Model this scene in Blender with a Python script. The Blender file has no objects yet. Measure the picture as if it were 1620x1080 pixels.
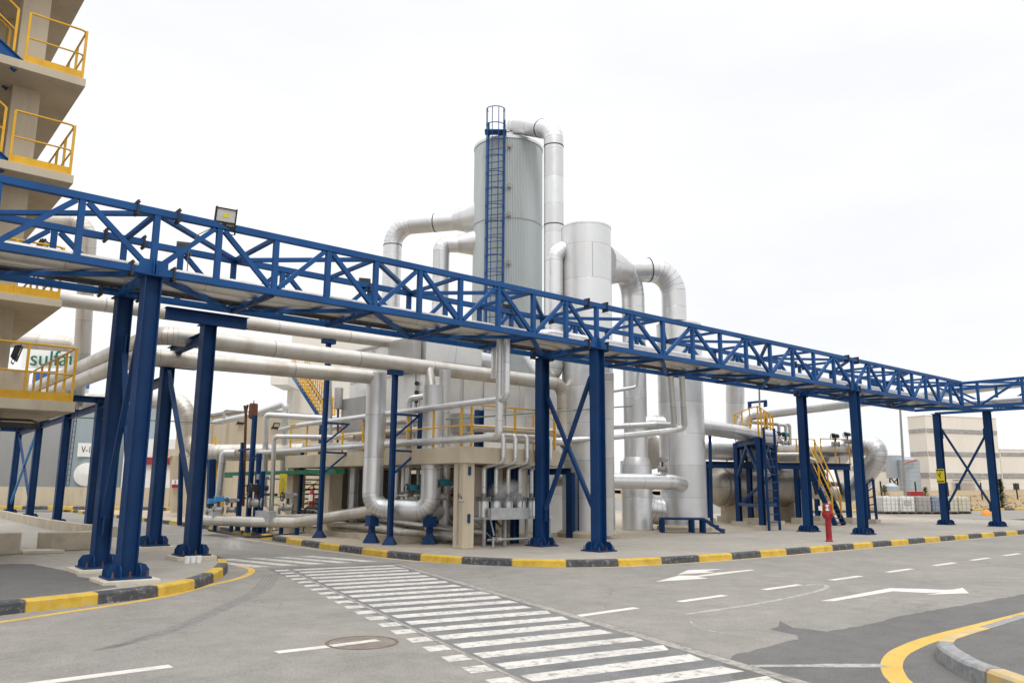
import bpy, math, random
from mathutils import Vector, Matrix
random.seed(7)
SC = bpy.context.scene
COL = SC.collection

# ------------------------------------------------------------ camera
cam_data = bpy.data.cameras.new('camera'); cam = bpy.data.objects.new('camera', cam_data); COL.objects.link(cam)
cam_data.sensor_width = 36.0; cam_data.lens = 1276.2 / 1620 * 36.0
cam_data.clip_start = 0.1; cam_data.clip_end = 4000
_yaw, _pitch, _roll = math.radians(50.03), math.radians(10.22), math.radians(0.44)
cam.matrix_world = (Matrix.Translation((-3.919, -14.380, 1.542)) @ Matrix.Rotation(_yaw - math.pi / 2, 4, 'Z')
                    @ Matrix.Rotation(math.pi / 2 + _pitch, 4, 'X') @ Matrix.Rotation(_roll, 4, 'Z'))
SC.camera = cam

# ------------------------------------------------------------ sky, sun, exposure
W = bpy.data.worlds.new('World'); SC.world = W; W.use_nodes = True
nt = W.node_tree; nt.nodes.clear()
SUN_EL, SUN_AZ = math.radians(52), math.radians(238)      # azimuth of the sun measured from +X
out = nt.nodes.new('ShaderNodeOutputWorld'); bg = nt.nodes.new('ShaderNodeBackground')
sky = nt.nodes.new('ShaderNodeTexSky'); sky.sky_type = 'NISHITA'; sky.sun_disc = False
sky.sun_elevation = SUN_EL; sky.sun_rotation = math.pi / 2 - SUN_AZ
tc = nt.nodes.new('ShaderNodeTexCoord'); mp = nt.nodes.new('ShaderNodeMapping'); mp.inputs['Scale'].default_value = (1.0, 1.0, 3.2)
nz = nt.nodes.new('ShaderNodeTexNoise'); nz.inputs['Scale'].default_value = 1.6; nz.inputs['Detail'].default_value = 7; nz.inputs['Roughness'].default_value = .55
rp = nt.nodes.new('ShaderNodeValToRGB')
rp.color_ramp.elements[0].position = .34; rp.color_ramp.elements[0].color = (9.3, 9.4, 9.6, 1)
rp.color_ramp.elements[1].position = .66; rp.color_ramp.elements[1].color = (10.5, 10.5, 10.55, 1)
mx = nt.nodes.new('ShaderNodeMix'); mx.data_type = 'RGBA'; mx.inputs['Factor'].default_value = .95
sepd = nt.nodes.new('ShaderNodeSeparateXYZ'); zen = nt.nodes.new('ShaderNodeMapRange')
zen.inputs['From Min'].default_value = .62; zen.inputs['From Max'].default_value = 1.0; zen.inputs['To Min'].default_value = 1.0; zen.inputs['To Max'].default_value = 2.7
mul = nt.nodes.new('ShaderNodeVectorMath'); mul.operation = 'SCALE'
L = nt.links.new
L(tc.outputs['Generated'], mp.inputs['Vector']); L(mp.outputs['Vector'], nz.inputs['Vector']); L(nz.outputs['Fac'], rp.inputs['Fac'])
L(tc.outputs['Generated'], sepd.inputs[0]); L(sepd.outputs['Z'], zen.inputs['Value'])
L(rp.outputs['Color'], mul.inputs[0]); L(zen.outputs['Result'], mul.inputs['Scale'])
L(sky.outputs['Color'], mx.inputs['A']); L(mul.outputs['Vector'], mx.inputs['B'])
L(mx.outputs['Result'], bg.inputs['Color']); bg.inputs['Strength'].default_value = .1
L(bg.outputs['Background'], out.inputs['Surface'])
sl = bpy.data.lights.new('sun', 'SUN'); sl.energy = 1.0; sl.angle = math.radians(14); sl.color = (1, .96, .9)
so = bpy.data.objects.new('sun', sl); COL.objects.link(so)
sd = Vector((math.cos(SUN_AZ) * math.cos(SUN_EL), math.sin(SUN_AZ) * math.cos(SUN_EL), math.sin(SUN_EL)))
so.rotation_euler = sd.to_track_quat('Z', 'Y').to_euler(); so.location = (0, -30, 40)
SC.view_settings.view_transform = 'Standard'; SC.view_settings.look = 'None'; SC.view_settings.exposure = 0.09; SC.view_settings.gamma = 1.0
SC.cycles.max_bounces = 8; SC.cycles.volume_bounces = 6

# ------------------------------------------------------------ materials
def _n(t, typ, **kw):
    n = t.nodes.new(typ)
    for k, v in kw.items():
        if k in n.inputs: n.inputs[k].default_value = v
        else: setattr(n, k, v)
    return n
def _mix(t, fac, a, b, blend='MIX'):
    m = t.nodes.new('ShaderNodeMix'); m.data_type = 'RGBA'; m.blend_type = blend
    for s, v in (('Factor', fac), ('A', a), ('B', b)):
        if hasattr(v, 'is_output'): t.links.new(v, m.inputs[s])
        else: m.inputs[s].default_value = v if s == 'Factor' else (tuple(v) + (1,))[:4]
    return m.outputs['Result']
def _ramp(t, src, stops):
    r = t.nodes.new('ShaderNodeValToRGB'); e = r.color_ramp.elements
    while len(e) < len(stops): e.new(.5)
    for i, (p, c) in enumerate(stops): e[i].position = p; e[i].color = (c, c, c, 1) if not isinstance(c, tuple) else c + (1,)
    t.links.new(src, r.inputs['Fac']); return r.outputs['Color']
def _math(t, op, a, b=None, c=None):
    m = t.nodes.new('ShaderNodeMath'); m.operation = op
    for i, v in enumerate((a, b, c)):
        if v is None: continue
        if hasattr(v, 'is_output'): t.links.new(v, m.inputs[i])
        else: m.inputs[i].default_value = v
    return m.outputs[0]
def _coord(t, scale=None, world=True):
    if world:
        g = t.nodes.new('ShaderNodeNewGeometry'); v = g.outputs['Position']
    else:
        v = t.nodes.new('ShaderNodeTexCoord').outputs['Object']
    if scale:
        m = t.nodes.new('ShaderNodeMapping'); m.inputs['Scale'].default_value = scale; t.links.new(v, m.inputs['Vector']); v = m.outputs['Vector']
    return v
def _noise(t, vec, scale, detail=5, rough=.6):
    n = t.nodes.new('ShaderNodeTexNoise'); n.inputs['Scale'].default_value = scale; n.inputs['Detail'].default_value = detail; n.inputs['Roughness'].default_value = rough
    t.links.new(vec, n.inputs['Vector']); return n.outputs['Fac']
def _bump(t, h, strength, dist, bsdf):
    b = t.nodes.new('ShaderNodeBump'); b.inputs['Strength'].default_value = strength; b.inputs['Distance'].default_value = dist
    t.links.new(h, b.inputs['Height']); t.links.new(b.outputs['Normal'], bsdf.inputs['Normal']); return b
def new_mat(name, rough=.6, metal=0.0):
    m = bpy.data.materials.new(name); m.use_nodes = True; t = m.node_tree
    b = t.nodes['Principled BSDF']; b.inputs['Roughness'].default_value = rough; b.inputs['Metallic'].default_value = metal
    if not metal: b.inputs['Specular IOR Level'].default_value = .3
    return m, t, b
def paint(name, col, rough=.45, metal=0.0, var=.15, scale=1.5, dirt=None, dirt_amt=.3, bump=.0, streak=False):
    m, t, b = new_mat(name, rough, metal)
    v = _coord(t, (1, 1, .18) if streak else None)
    n = _noise(t, v, scale, 6)
    d = _ramp(t, n, [(.3, 1 - var), (.7, 1 + var * .6)])
    c = _mix(t, 1.0, col, d, 'MULTIPLY')
    if dirt:
        n2 = _noise(t, v, scale * 2.3, 8, .7); f = _ramp(t, n2, [(.5, 0.0), (.75, dirt_amt)])
        c = _mix(t, f, c, dirt)
    t.links.new(c, b.inputs['Base Color'])
    r = _ramp(t, n, [(.3, min(1, rough + .12)), (.7, max(.05, rough - .08))]); t.links.new(r, b.inputs['Roughness'])
    if bump: _bump(t, _noise(t, v, 40, 4), bump, .01, b)
    return m
def cladding(name, col, metal=.85, rough=.36, stain=(.42, .33, .22), stain_amt=.35, line=.45):
    m, t, b = new_mat(name, rough, metal)
    uvn = t.nodes.new('ShaderNodeUVMap'); sp = t.nodes.new('ShaderNodeSeparateXYZ'); t.links.new(uvn.outputs['UV'], sp.inputs[0])
    u, v = sp.outputs['X'], sp.outputs['Y']
    bend = _math(t, 'GREATER_THAN', u, 1.5)
    fr = _math(t, 'FRACT', v); cell = _math(t, 'FLOOR', v)
    edge = _math(t, 'ABSOLUTE', _math(t, 'SUBTRACT', fr, .5))
    thr = _math(t, 'SUBTRACT', .494, _math(t, 'MULTIPLY', bend, .05))
    ln = _math(t, 'GREATER_THAN', edge, thr)
    uf = _math(t, 'FRACT', _math(t, 'ADD', u, _math(t, 'MULTIPLY', cell, .37)))
    ln2 = _math(t, 'MULTIPLY', _math(t, 'LESS_THAN', uf, .006), _math(t, 'SUBTRACT', 1.0, bend))
    lines = _math(t, 'MAXIMUM', ln, ln2)
    wn = t.nodes.new('ShaderNodeTexWhiteNoise'); wn.noise_dimensions = '1D'; t.links.new(cell, wn.inputs['W'])
    tone = _ramp(t, wn.outputs['Value'], [(0.0, .88), (1.0, 1.05)])
    c = _mix(t, 1.0, col, tone, 'MULTIPLY')
    pos = _coord(t, (1, 1, .3)); n = _noise(t, pos, 1.3, 7, .65)
    c = _mix(t, _ramp(t, n, [(.48, 0.0), (.78, stain_amt)]), c, stain)
    c = _mix(t, _math(t, 'MULTIPLY', lines, line), c, (.08, .07, .06))
    t.links.new(c, b.inputs['Base Color'])
    n2 = _noise(t, _coord(t), 2.6, 4)
    t.links.new(_ramp(t, n2, [(.3, rough + .14), (.7, rough - .05)]), b.inputs['Roughness'])
    h = _math(t, 'SUBTRACT', _math(t, 'MULTIPLY', _noise(t, _coord(t), 3.2, 3), .6), _math(t, 'MULTIPLY', lines, .35))
    _bump(t, h, .35, .03, b)
    return m
M = {}
M['blue'] = paint('blue_paint', (.006, .072, .24), .55, 0, .2, 1.2, (.03, .05, .09), .35)
M['blue_col'] = paint('navy_paint', (.002, .036, .13), .58, 0, .2, 1.2, (.03, .045, .08), .35)
M['blue_dark'] = paint('dark_blue_paint', (.008, .03, .11), .45, 0, .2, 1.2, (.04, .05, .07), .35)
M['yellow'] = paint('yellow_paint', (.72, .40, .028), .42, 0, .14, 2.5, (.35, .2, .04), .3)
M['clad'] = cladding('aluminium_cladding', (.715, .72, .725), .85, .34, (.52, .49, .45), .3)
M['clad_warm'] = cladding('stained_cladding', (.60, .575, .53), .75, .42, (.33, .21, .10), .6)
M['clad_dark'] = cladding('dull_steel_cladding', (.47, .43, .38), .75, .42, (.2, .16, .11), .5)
M['sheet'] = cladding('creased_sheet', (.70, .695, .675), .55, .4, (.42, .37, .3), .45, .5)
M['galv'] = paint('galvanised_steel', (.5, .51, .52), .45, .7, .2, 4)
M['tower'] = paint('corrugated_sheet', (.47, .51, .515), .48, .45, .1, .7, (.6, .59, .56), .35, 0, True)
M['cream'] = paint('cream_render', (.55, .475, .36), .85, 0, .14, .8, (.33, .27, .19), .5, .25, True)
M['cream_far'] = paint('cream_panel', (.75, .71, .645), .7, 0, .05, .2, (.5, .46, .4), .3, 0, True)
M['raw'] = paint('raw_concrete', (.48, .42, .33), .9, 0, .2, 1.5, (.25, .21, .16), .5, .3)
M['plinth'] = paint('plinth_concrete', (.58, .52, .42), .9, 0, .15, 3, (.34, .28, .2), .4, .3)
M['black'] = paint('black_enamel', (.018, .018, .02), .45, 0, .2, 5)
M['rust'] = paint('rusty_steel', (.16, .065, .035), .8, .2, .4, 6, (.06, .03, .02), .6, .2)
M['green'] = paint('green_tray', (.012, .16, .085), .5, 0, .2, 2, (.1, .14, .1), .3)
M['grey_green'] = paint('pale_green_pipe', (.2, .27, .21), .5, 0, .2, 2)
M['red'] = paint('red_enamel', (.33, .025, .03), .4, 0, .2, 4, (.3, .12, .1), .4)
M['white'] = paint('white_enamel', (.78, .78, .76), .5, 0, .06, 3, (.5, .48, .44), .25)
M['sign_white'] = paint('sign_white', (.82, .82, .8), .5, 0, .04, 1)
M['sign_yellow'] = paint('sign_yellow', (.75, .62, .03), .5, 0, .06, 8)
M['sign_green'] = paint('sign_green', (.02, .13, .075), .5, 0, .05, 2)
M['cyan'] = paint('light_blue_enamel', (.06, .25, .52), .4, 0, .15, 5)
M['teal'] = paint('teal_enamel', (.03, .2, .24), .4, 0, .2, 5)
M['brown'] = paint('brown_stair', (.07, .035, .022), .7, 0, .2, 3)
M['grey'] = paint('grey_metal', (.34, .34, .33), .55, .3, .15, 3, (.22, .19, .15), .4)
M['dark'] = paint('dark_steel', (.035, .035, .038), .55, .3, .3, 3)
M['hose'] = paint('dark_hose', (.05, .045, .04), .7, 0, .3, 4)
M['silo'] = paint('silo_steel', (.4, .45, .5), .5, .5, .12, .4, (.55, .56, .58), .4, 0, True)
M['tank_blue'] = paint('tank_sheet', (.34, .40, .43), .5, .4, .08, .3, (.45, .48, .5), .4, 0, True)
M['roof_blue'] = paint('roof_blue', (.03, .12, .42), .5, 0, .1, 1)
M['lens'] = paint('lamp_lens', (.6, .6, .57), .25, 0, .1, 6)
M['led'] = paint('led_chip', (.75, .68, .06), .4, 0, .05, 9)
M['ibc'] = paint('translucent_plastic', (.74, .73, .68), .5, 0, .08, 2, (.5, .47, .4), .3)
M['ibc_grey'] = paint('greyed_plastic', (.40, .38, .34), .6, 0, .15, 2, (.25, .23, .2), .5)
M['ibc_blue'] = paint('blue_grey_plastic', (.25, .3, .38), .5, 0, .15, 2, (.12, .14, .2), .5)
M['ibc_cream'] = paint('yellowed_plastic', (.66, .60, .46), .5, 0, .1, 2, (.45, .38, .25), .4)
M['wood'] = paint('pallet_wood', (.13, .085, .055), .85, 0, .35, 6)
M['bark'] = paint('bark', (.08, .055, .035), .9, 0, .3, 6)
M['window_dark'] = paint('dark_glass', (.03, .035, .04), .15, 0, .2, 2)
M['band_grey'] = paint('grey_window_band', (.36, .355, .35), .4, 0, .3, 1.5)
def _ground(name, base, warm, speck=.25, patch=.16, rough=.9, bump=.35, cracks=False, joints=0):
    m, t, b = new_mat(name, rough)
    p = _coord(t)
    n1 = _noise(t, p, .35, 6, .6); n2 = _noise(t, p, 2.3, 6, .7); n3 = _noise(t, p, 130, 2, .5)
    vor = t.nodes.new('ShaderNodeTexVoronoi'); vor.inputs['Scale'].default_value = 75; t.links.new(p, vor.inputs['Vector'])
    c = _mix(t, _ramp(t, n1, [(.35, 0.0), (.7, 1.0)]), base, warm)
    c = _mix(t, 1.0, c, _ramp(t, n2, [(.3, 1 - patch), (.7, 1 + patch * .7)]), 'MULTIPLY')
    c = _mix(t, 1.0, c, _ramp(t, n3, [(.3, 1 - speck), (.7, 1 + speck)]), 'MULTIPLY')
    sc = t.nodes.new('ShaderNodeSeparateColor'); t.links.new(vor.outputs['Color'], sc.inputs[0])
    c = _mix(t, _ramp(t, sc.outputs[0], [(.86, 0.0), (.95, .28)]), c, tuple(min(1, x * 1.7) for x in base))
    st = _noise(t, _coord(t, (.35, 1.1, 1)), 1.7, 7, .7)
    c = _mix(t, _ramp(t, st, [(.60, 0.0), (.74, .4)]), c, tuple(x * .62 for x in base))
    if cracks:
        v2 = t.nodes.new('ShaderNodeTexVoronoi'); v2.feature = 'DISTANCE_TO_EDGE'; v2.inputs['Scale'].default_value = .42
        ds = t.nodes.new('ShaderNodeVectorMath'); ds.operation = 'ADD'; nn = t.nodes.new('ShaderNodeTexNoise'); nn.inputs['Scale'].default_value = 1.6; nn.inputs['Detail'].default_value = 6; t.links.new(p, nn.inputs['Vector']); sc2 = t.nodes.new('ShaderNodeVectorMath'); sc2.operation = 'SCALE'; sc2.inputs['Scale'].default_value = .9; t.links.new(nn.outputs['Color'], sc2.inputs[0]); t.links.new(p, ds.inputs[0]); t.links.new(sc2.outputs[0], ds.inputs[1]); t.links.new(ds.outputs[0], v2.inputs['Vector'])
        msk = _ramp(t, _noise(t, p, .22, 3), [(.52, 0.0), (.6, .5)])
        c = _mix(t, _math(t, 'MULTIPLY', _math(t, 'LESS_THAN', v2.outputs['Distance'], .0035), msk), c, tuple(x * .35 for x in base))
    if joints:
        sp = t.nodes.new('ShaderNodeSeparateXYZ'); t.links.new(p, sp.inputs[0])
        jx = _math(t, 'LESS_THAN', _math(t, 'FRACT', _math(t, 'DIVIDE', sp.outputs['X'], joints)), .006); jy = _math(t, 'LESS_THAN', _math(t, 'FRACT', _math(t, 'DIVIDE', sp.outputs['Y'], joints)), .006)
        c = _mix(t, _math(t, 'MULTIPLY', _math(t, 'MAXIMUM', jx, jy), .45), c, tuple(x * .4 for x in base))
    t.links.new(c, b.inputs['Base Color'])
    _bump(t, _math(t, 'ADD', n3, _math(t, 'MULTIPLY', vor.outputs['Distance'], .5)), bump, .006, b)
    return m
M['asphalt'] = _ground('asphalt_worn', (.225, .215, .198), (.28, .262, .232), .33, .16, .9, .35, True)
M['asphalt_dark'] = _ground('asphalt_new', (.125, .123, .119), (.152, .148, .141), .35, .15)
M['cross'] = _ground('asphalt_crossing', (.165, .165, .168), (.195, .19, .184), .35, .25)
M['concrete'] = _ground('pavement_concrete', (.31, .29, .258), (.38, .35, .3), .12, .14, .9, .2, False, 3.4)
M['concrete_warm'] = _ground('dusty_concrete', (.40, .35, .28), (.46, .385, .29), .12, .16, .9, .2, True, 3.4)
M['earth'] = _ground('dry_earth', (.30, .23, .15), (.36, .28, .18), .3, .2)
M['gravel'] = _ground('gravel', (.34, .30, .25), (.42, .37, .31), .5, .3, .95, 1)
M['drygrass'] = _ground('dry_grass', (.30, .225, .13), (.35, .265, .16), .3, .15, .95, .6)
def _marking(name, col, base, worn):
    m, t, b = new_mat(name, .75)
    p = _coord(t); n = _noise(t, p, 9, 9, .75); n2 = _noise(t, p, 110, 2)
    f = _ramp(t, _math(t, 'ADD', _math(t, 'MULTIPLY', n, .8), _math(t, 'MULTIPLY', n2, .25)), [(.36 + worn, 1.0), (.47 + worn, .0)])
    c = _mix(t, 1.0, col, _ramp(t, _noise(t, p, 2.5, 5), [(.3, .85), (.7, 1.08)]), 'MULTIPLY')
    t.links.new(_mix(t, _math(t, 'SUBTRACT', 1.0, f), base, c), b.inputs['Base Color']); return m
M['mark_white'] = _marking('road_white', (.64, .61, .565), (.3, .285, .265), -.01)
M['mark_worn'] = _marking('road_white_worn', (.60, .575, .53), (.22, .215, .205), .05)
M['mark_yellow'] = _marking('road_yellow', (.62, .40, .09), (.27, .24, .18), .0)
M['mark_pale'] = _marking('road_yellow_faded', (.58, .46, .26), (.3, .28, .23), .06)
M['mark_scuff'] = _marking('road_scuff', (.42, .41, .4), (.235, .228, .216), .09)
M['mark_edge'] = _marking('crossing_edge', (.36, .335, .29), (.2, .195, .185), .09)
M['tyre'] = _marking('tyre_mark', (.165, .16, .155), (.22, .21, .2), .12)
def _kerb(name, period, phase, fade=.0, dark=(.07, .073, .08), light=(.60, .395, .05)):
    m, t, b = new_mat(name, .7)
    uvn = t.nodes.new('ShaderNodeUVMap'); sp = t.nodes.new('ShaderNodeSeparateXYZ'); t.links.new(uvn.outputs['UV'], sp.inputs[0])
    p = _coord(t); wob = _math(t, 'MULTIPLY', _math(t, 'SUBTRACT', _noise(t, p, 14, 4), .5), .03)
    f = _math(t, 'FRACT', _math(t, 'ADD', _math(t, 'DIVIDE', _math(t, 'ADD', sp.outputs['Y'], wob), period * 2), phase))
    k = _math(t, 'GREATER_THAN', f, .5)
    c = _mix(t, k, dark, light)
    c = _mix(t, 1.0, c, _ramp(t, _noise(t, p, 5, 6), [(.3, .75), (.7, 1.15)]), 'MULTIPLY')
    c = _mix(t, _ramp(t, _noise(t, p, 10, 9, .75), [(.56 - fade, 0.0), (.70 - fade, .75)]), c, (.36, .33, .28))
    jf = _math(t, 'ABSOLUTE', _math(t, 'SUBTRACT', _math(t, 'FRACT', _math(t, 'MULTIPLY', f, 2.0)), .5))
    c = _mix(t, _math(t, 'MULTIPLY', _math(t, 'GREATER_THAN', jf, .488), .6), c, (.1, .09, .08))
    t.links.new(c, b.inputs['Base Color']); _bump(t, _noise(t, p, 30, 5), .3, .01, b); return m
M['kerb'] = _kerb('kerb_stripes', 1.2, .783, .03)
M['kerb_corner'] = _kerb('kerb_stripes_corner', .98, .929, .03)
M['kerb_far'] = _kerb('kerb_stripes_far', 1.5, .1, .05)
M['kerb_grey'] = _kerb('kerb_stripes_faded', 1.36, .978, .1, (.25, .26, .28), (.60, .43, .17))
def _leaf(name, a, c2):
    m, t, b = new_mat(name, .7); n = _noise(t, _coord(t), 3, 4)
    t.links.new(_mix(t, _ramp(t, n, [(.35, 0.0), (.65, 1.0)]), a, c2), b.inputs['Base Color']); return m
M['needle'] = _leaf('needles', (.045, .085, .035), (.085, .13, .05))
M['bush'] = _leaf('bush_leaves', (.09, .13, .03), (.17, .2, .06))

# ------------------------------------------------------------ mesh builder
ORG = {}
class MB:
    def __init__(s): s.v = []; s.f = []; s.uv = []; s.sm = []
    def add(s, vs, fs, smooth=False, uvs=None):
        o = len(s.v); s.v += [tuple(map(float, p)) for p in vs]
        for i, f in enumerate(fs):
            s.f.append(tuple(o + k for k in f)); s.sm.append(smooth)
            s.uv.append(uvs[i] if uvs else [(0, .5)] * len(f))
        return s
    def box(s, c, d, rot=None):
        c = Vector(c); x, y, z = d[0] / 2, d[1] / 2, d[2] / 2
        P = [Vector((a * x, b * y, e * z)) for a in (-1, 1) for b in (-1, 1) for e in (-1, 1)]
        if rot is not None: P = [rot @ p for p in P]
        return s.add([c + p for p in P], [(0, 1, 3, 2), (4, 6, 7, 5), (0, 4, 5, 1), (2, 3, 7, 6), (0, 2, 6, 4), (1, 5, 7, 3)])
    def box2(s, a, b):
        return s.box([(p + q) / 2 for p, q in zip(a, b)], [abs(q - p) for p, q in zip(a, b)])
    def bar(s, p, q, w, h=None, up=(0, 0, 1)):
        p, q = Vector(p), Vector(q); d = q - p
        if d.length < 1e-6: return s
        z = d.normalized(); up = Vector(up)
        if abs(z.dot(up)) > .98: up = Vector((1, 0, 0))
        x = z.cross(up).normalized(); y = x.cross(z)
        return s.box((p + q) / 2, (w, h or w, d.length), Matrix((x, y, z)).transposed())
    def beam(s, p, q, h, b, tf=.016, tw=.011, up=(0, 0, 1)):
        p, q = Vector(p), Vector(q); z = (q - p).normalized(); up = Vector(up)
        if abs(z.dot(up)) > .98: up = Vector((1, 0, 0))
        x = z.cross(up).normalized(); y = x.cross(z)
        s.bar(p, q, tw, h - 2 * tf, y)
        for k in (-1, 1):
            o = y * (k * (h - tf) / 2); s.bar(p + o, q + o, b, tf, y)
        return s
    def tube(s, pts, r, seg=14, caps=True, bends=None, pitch=1.2, gore=.16):
        P = [Vector(p) for p in pts]; n = len(P)
        R = r if isinstance(r, (list, tuple)) else [r] * n
        T = []
        for i in range(n):
            a = (P[i] - P[i - 1]).normalized() if i else None; b = (P[i + 1] - P[i]).normalized() if i < n - 1 else None
            t = (a + b) if (a and b) else (a or b); T.append(t.normalized() if t.length > 1e-6 else (a or b))
        ref = Vector((0, 0, 1)) if abs(T[0].z) < .9 else Vector((1, 0, 0))
        x = T[0].cross(ref).normalized(); vs = []; vv = [0.0]
        for i in range(n):
            if i: x = (x - T[i] * x.dot(T[i])).normalized(); vv.append(vv[-1] + (P[i] - P[i - 1]).length / (gore if bends and bends[i - 1] else pitch))
            y = T[i].cross(x)
            k = 1.0
            if 0 < i < n - 1:
                cs = max(.4, (P[i] - P[i - 1]).normalized().dot(T[i])); k = 1.0 / cs if bends is None else 1.0
            for j in range(seg):
                a = 2 * math.pi * j / seg; vs.append(P[i] + (x * math.cos(a) + y * math.sin(a)) * R[i] * (1.0 if n < 3 else 1.0))
        fs, uvs = [], []
        for i in range(n - 1):
            off = 2.0 if bends and bends[i] else 0.0
            for j in range(seg):
                k = (j + 1) % seg
                fs.append((i * seg + j, i * seg + k, (i + 1) * seg + k, (i + 1) * seg + j))
                u0, u1 = off + j / seg, off + (j + 1) / seg
                uvs.append([(u0, vv[i]), (u1, vv[i]), (u1, vv[i + 1]), (u0, vv[i + 1])])
        s.add(vs, fs, True, uvs)
        if caps:
            s.add(vs[:seg][::-1], [tuple(range(seg))]); s.add(vs[-seg:], [tuple(range(seg))])
        return s
    def pipe(s, pts, r, bend=None, seg=16, n=8, caps=True, pitch=1.2):
        P = [Vector(p) for p in pts]; bend = bend or r * 2.4
        out, fl = [P[0]], []
        for i in range(1, len(P) - 1):
            a, b = P[i - 1] - P[i], P[i + 1] - P[i]; la, lb = a.length, b.length; a.normalize(); b.normalize()
            ang = a.angle(b)
            if ang > math.radians(176): out.append(P[i]); fl.append(False); continue
            t = min(bend / math.tan(ang / 2), la * .49, lb * .49); rad = t * math.tan(ang / 2)
            c = P[i] + (a + b).normalized() * (rad / math.sin(ang / 2))
            s0, s1 = P[i] + a * t, P[i] + b * t; u = (s0 - c); ax = u.cross(s1 - c).normalized(); tot = math.pi - ang
            for k in range(n + 1):
                out.append(c + Matrix.Rotation(tot * k / n, 3, ax) @ u); fl.append(k > 0)
        out.append(P[-1]); fl.append(False)
        return s.tube(out, r, seg, caps, fl, pitch, max(.05, bend * .2))
    def cyl(s, p, q, r, seg=20, r2=None, caps=True):
        return s.tube([p, q], [r, r if r2 is None else r2], seg, caps)
    def lathe(s, base, prof, seg=28, axis=(0, 0, 1), smooth=True):
        z = Vector(axis).normalized(); x = z.cross(Vector((0, 0, 1)) if abs(z.z) < .9 else Vector((1, 0, 0))).normalized(); y = z.cross(x); b = Vector(base)
        vs = [b + z * h + (x * math.cos(2 * math.pi * j / seg) + y * math.sin(2 * math.pi * j / seg)) * r for r, h in prof for j in range(seg)]
        fs, uvs = [], []; vv = 0.0; base_v = list(vs); out_v = []
        for i in range(len(prof) - 1):
            dl = math.hypot(prof[i + 1][0] - prof[i][0], prof[i + 1][1] - prof[i][1]) / 1.2
            share = False
            if smooth and i and out_v:
                d0 = Vector((prof[i][0] - prof[i - 1][0], prof[i][1] - prof[i - 1][1])); d1 = Vector((prof[i + 1][0] - prof[i][0], prof[i + 1][1] - prof[i][1]))
                share = d0.length > 1e-6 and d1.length > 1e-6 and d0.angle(d1) < math.radians(38)
            if not share: out_v += base_v[i * seg:(i + 1) * seg]
            o0 = len(out_v) - seg; out_v += base_v[(i + 1) * seg:(i + 2) * seg]; o1 = len(out_v) - seg
            for j in range(seg):
                k = (j + 1) % seg; fs.append((o0 + j, o0 + k, o1 + k, o1 + j))
                uvs.append([(j / seg, vv), ((j + 1) / seg, vv), ((j + 1) / seg, vv + dl), (j / seg, vv + dl)])
            vv += dl
        s.add(out_v, fs, smooth, uvs)
        if prof[0][0] > .001: s.add(vs[:seg][::-1], [tuple(range(seg))])
        if prof[-1][0] > .001: s.add(vs[-seg:], [tuple(range(seg))])
        return s
    def prism(s, poly, o, ex, ey, th):
        o, ex, ey = Vector(o), Vector(ex), Vector(ey); n = ex.cross(ey).normalized() * th; k = len(poly)
        a = [o + ex * u + ey * v for u, v in poly]; b = [p + n for p in a]
        return s.add(a + b, [tuple(range(k))[::-1], tuple(range(k, 2 * k))] + [(i, (i + 1) % k, k + (i + 1) % k, k + i) for i in range(k)])
    def flat(s, poly, z):
        return s.add([(p[0], p[1], z) for p in poly], [tuple(range(len(poly)))])
    def slab(s, poly, z0, z1):
        k = len(poly)
        return s.add([(p[0], p[1], z0) for p in poly] + [(p[0], p[1], z1) for p in poly], [tuple(range(k))[::-1], tuple(range(k, 2 * k))] + [(i, (i + 1) % k, k + (i + 1) % k, k + i) for i in range(k)])
    def strip(s, path, w, z):
        P = [Vector((p[0], p[1], 0)) for p in path]; vs = []
        for i in range(len(P)):
            d = ((P[min(i + 1, len(P) - 1)] - P[max(i - 1, 0)])).normalized(); nrm = Vector((-d.y, d.x, 0)); ww = w[i] if isinstance(w, list) else w
            vs += [P[i] + nrm * ww / 2 + Vector((0, 0, z)), P[i] - nrm * ww / 2 + Vector((0, 0, z))]
        return s.add(vs, [(2 * i, 2 * i + 1, 2 * i + 3, 2 * i + 2) for i in range(len(P) - 1)])
    def build(s, name, mat, parent=None, bevel=0, loc=None):
        me = bpy.data.meshes.new(name)
        if parent is not None: o3 = ORG[parent]
        else:
            xs, ys, zs = zip(*s.v); o3 = Vector(loc) if loc else Vector(((min(xs) + max(xs)) / 2, (min(ys) + max(ys)) / 2, min(zs)))
        me.from_pydata([tuple(Vector(p) - o3) for p in s.v], [], s.f)
        ul = me.uv_layers.new(name='UVMap'); i = 0
        flat = [c for f in s.uv for uv in f for c in uv]; ul.data.foreach_set('uv', flat)
        me.polygons.foreach_set('use_smooth', s.sm)
        me.materials.append(M[mat] if isinstance(mat, str) else mat)
        ob = bpy.data.objects.new(name, me); COL.objects.link(ob)
        if parent is not None: ob.parent = parent
        else: ob.location = o3
        ORG[ob] = o3
        if bevel:
            bm = ob.modifiers.new('bevel', 'BEVEL'); bm.width = bevel; bm.segments = 2; bm.limit_method = 'ANGLE'
        return ob
def tag(o, label, cat, group=None):
    o['label'] = label; o['category'] = cat
    if group: o['group'] = group
    return o
def thing(name, label, cat, loc=(0, 0, 0), group=None):
    o = bpy.data.objects.new(name, None); COL.objects.link(o); o.location = loc; o.empty_display_size = .2; ORG[o] = Vector(loc)
    return tag(o, label, cat, group)
def struct(mb, name, mat, bevel=0, kind='structure'):
    o = mb.build(name, mat, None, bevel, (0, 0, 0)); o['kind'] = kind; return o
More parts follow.
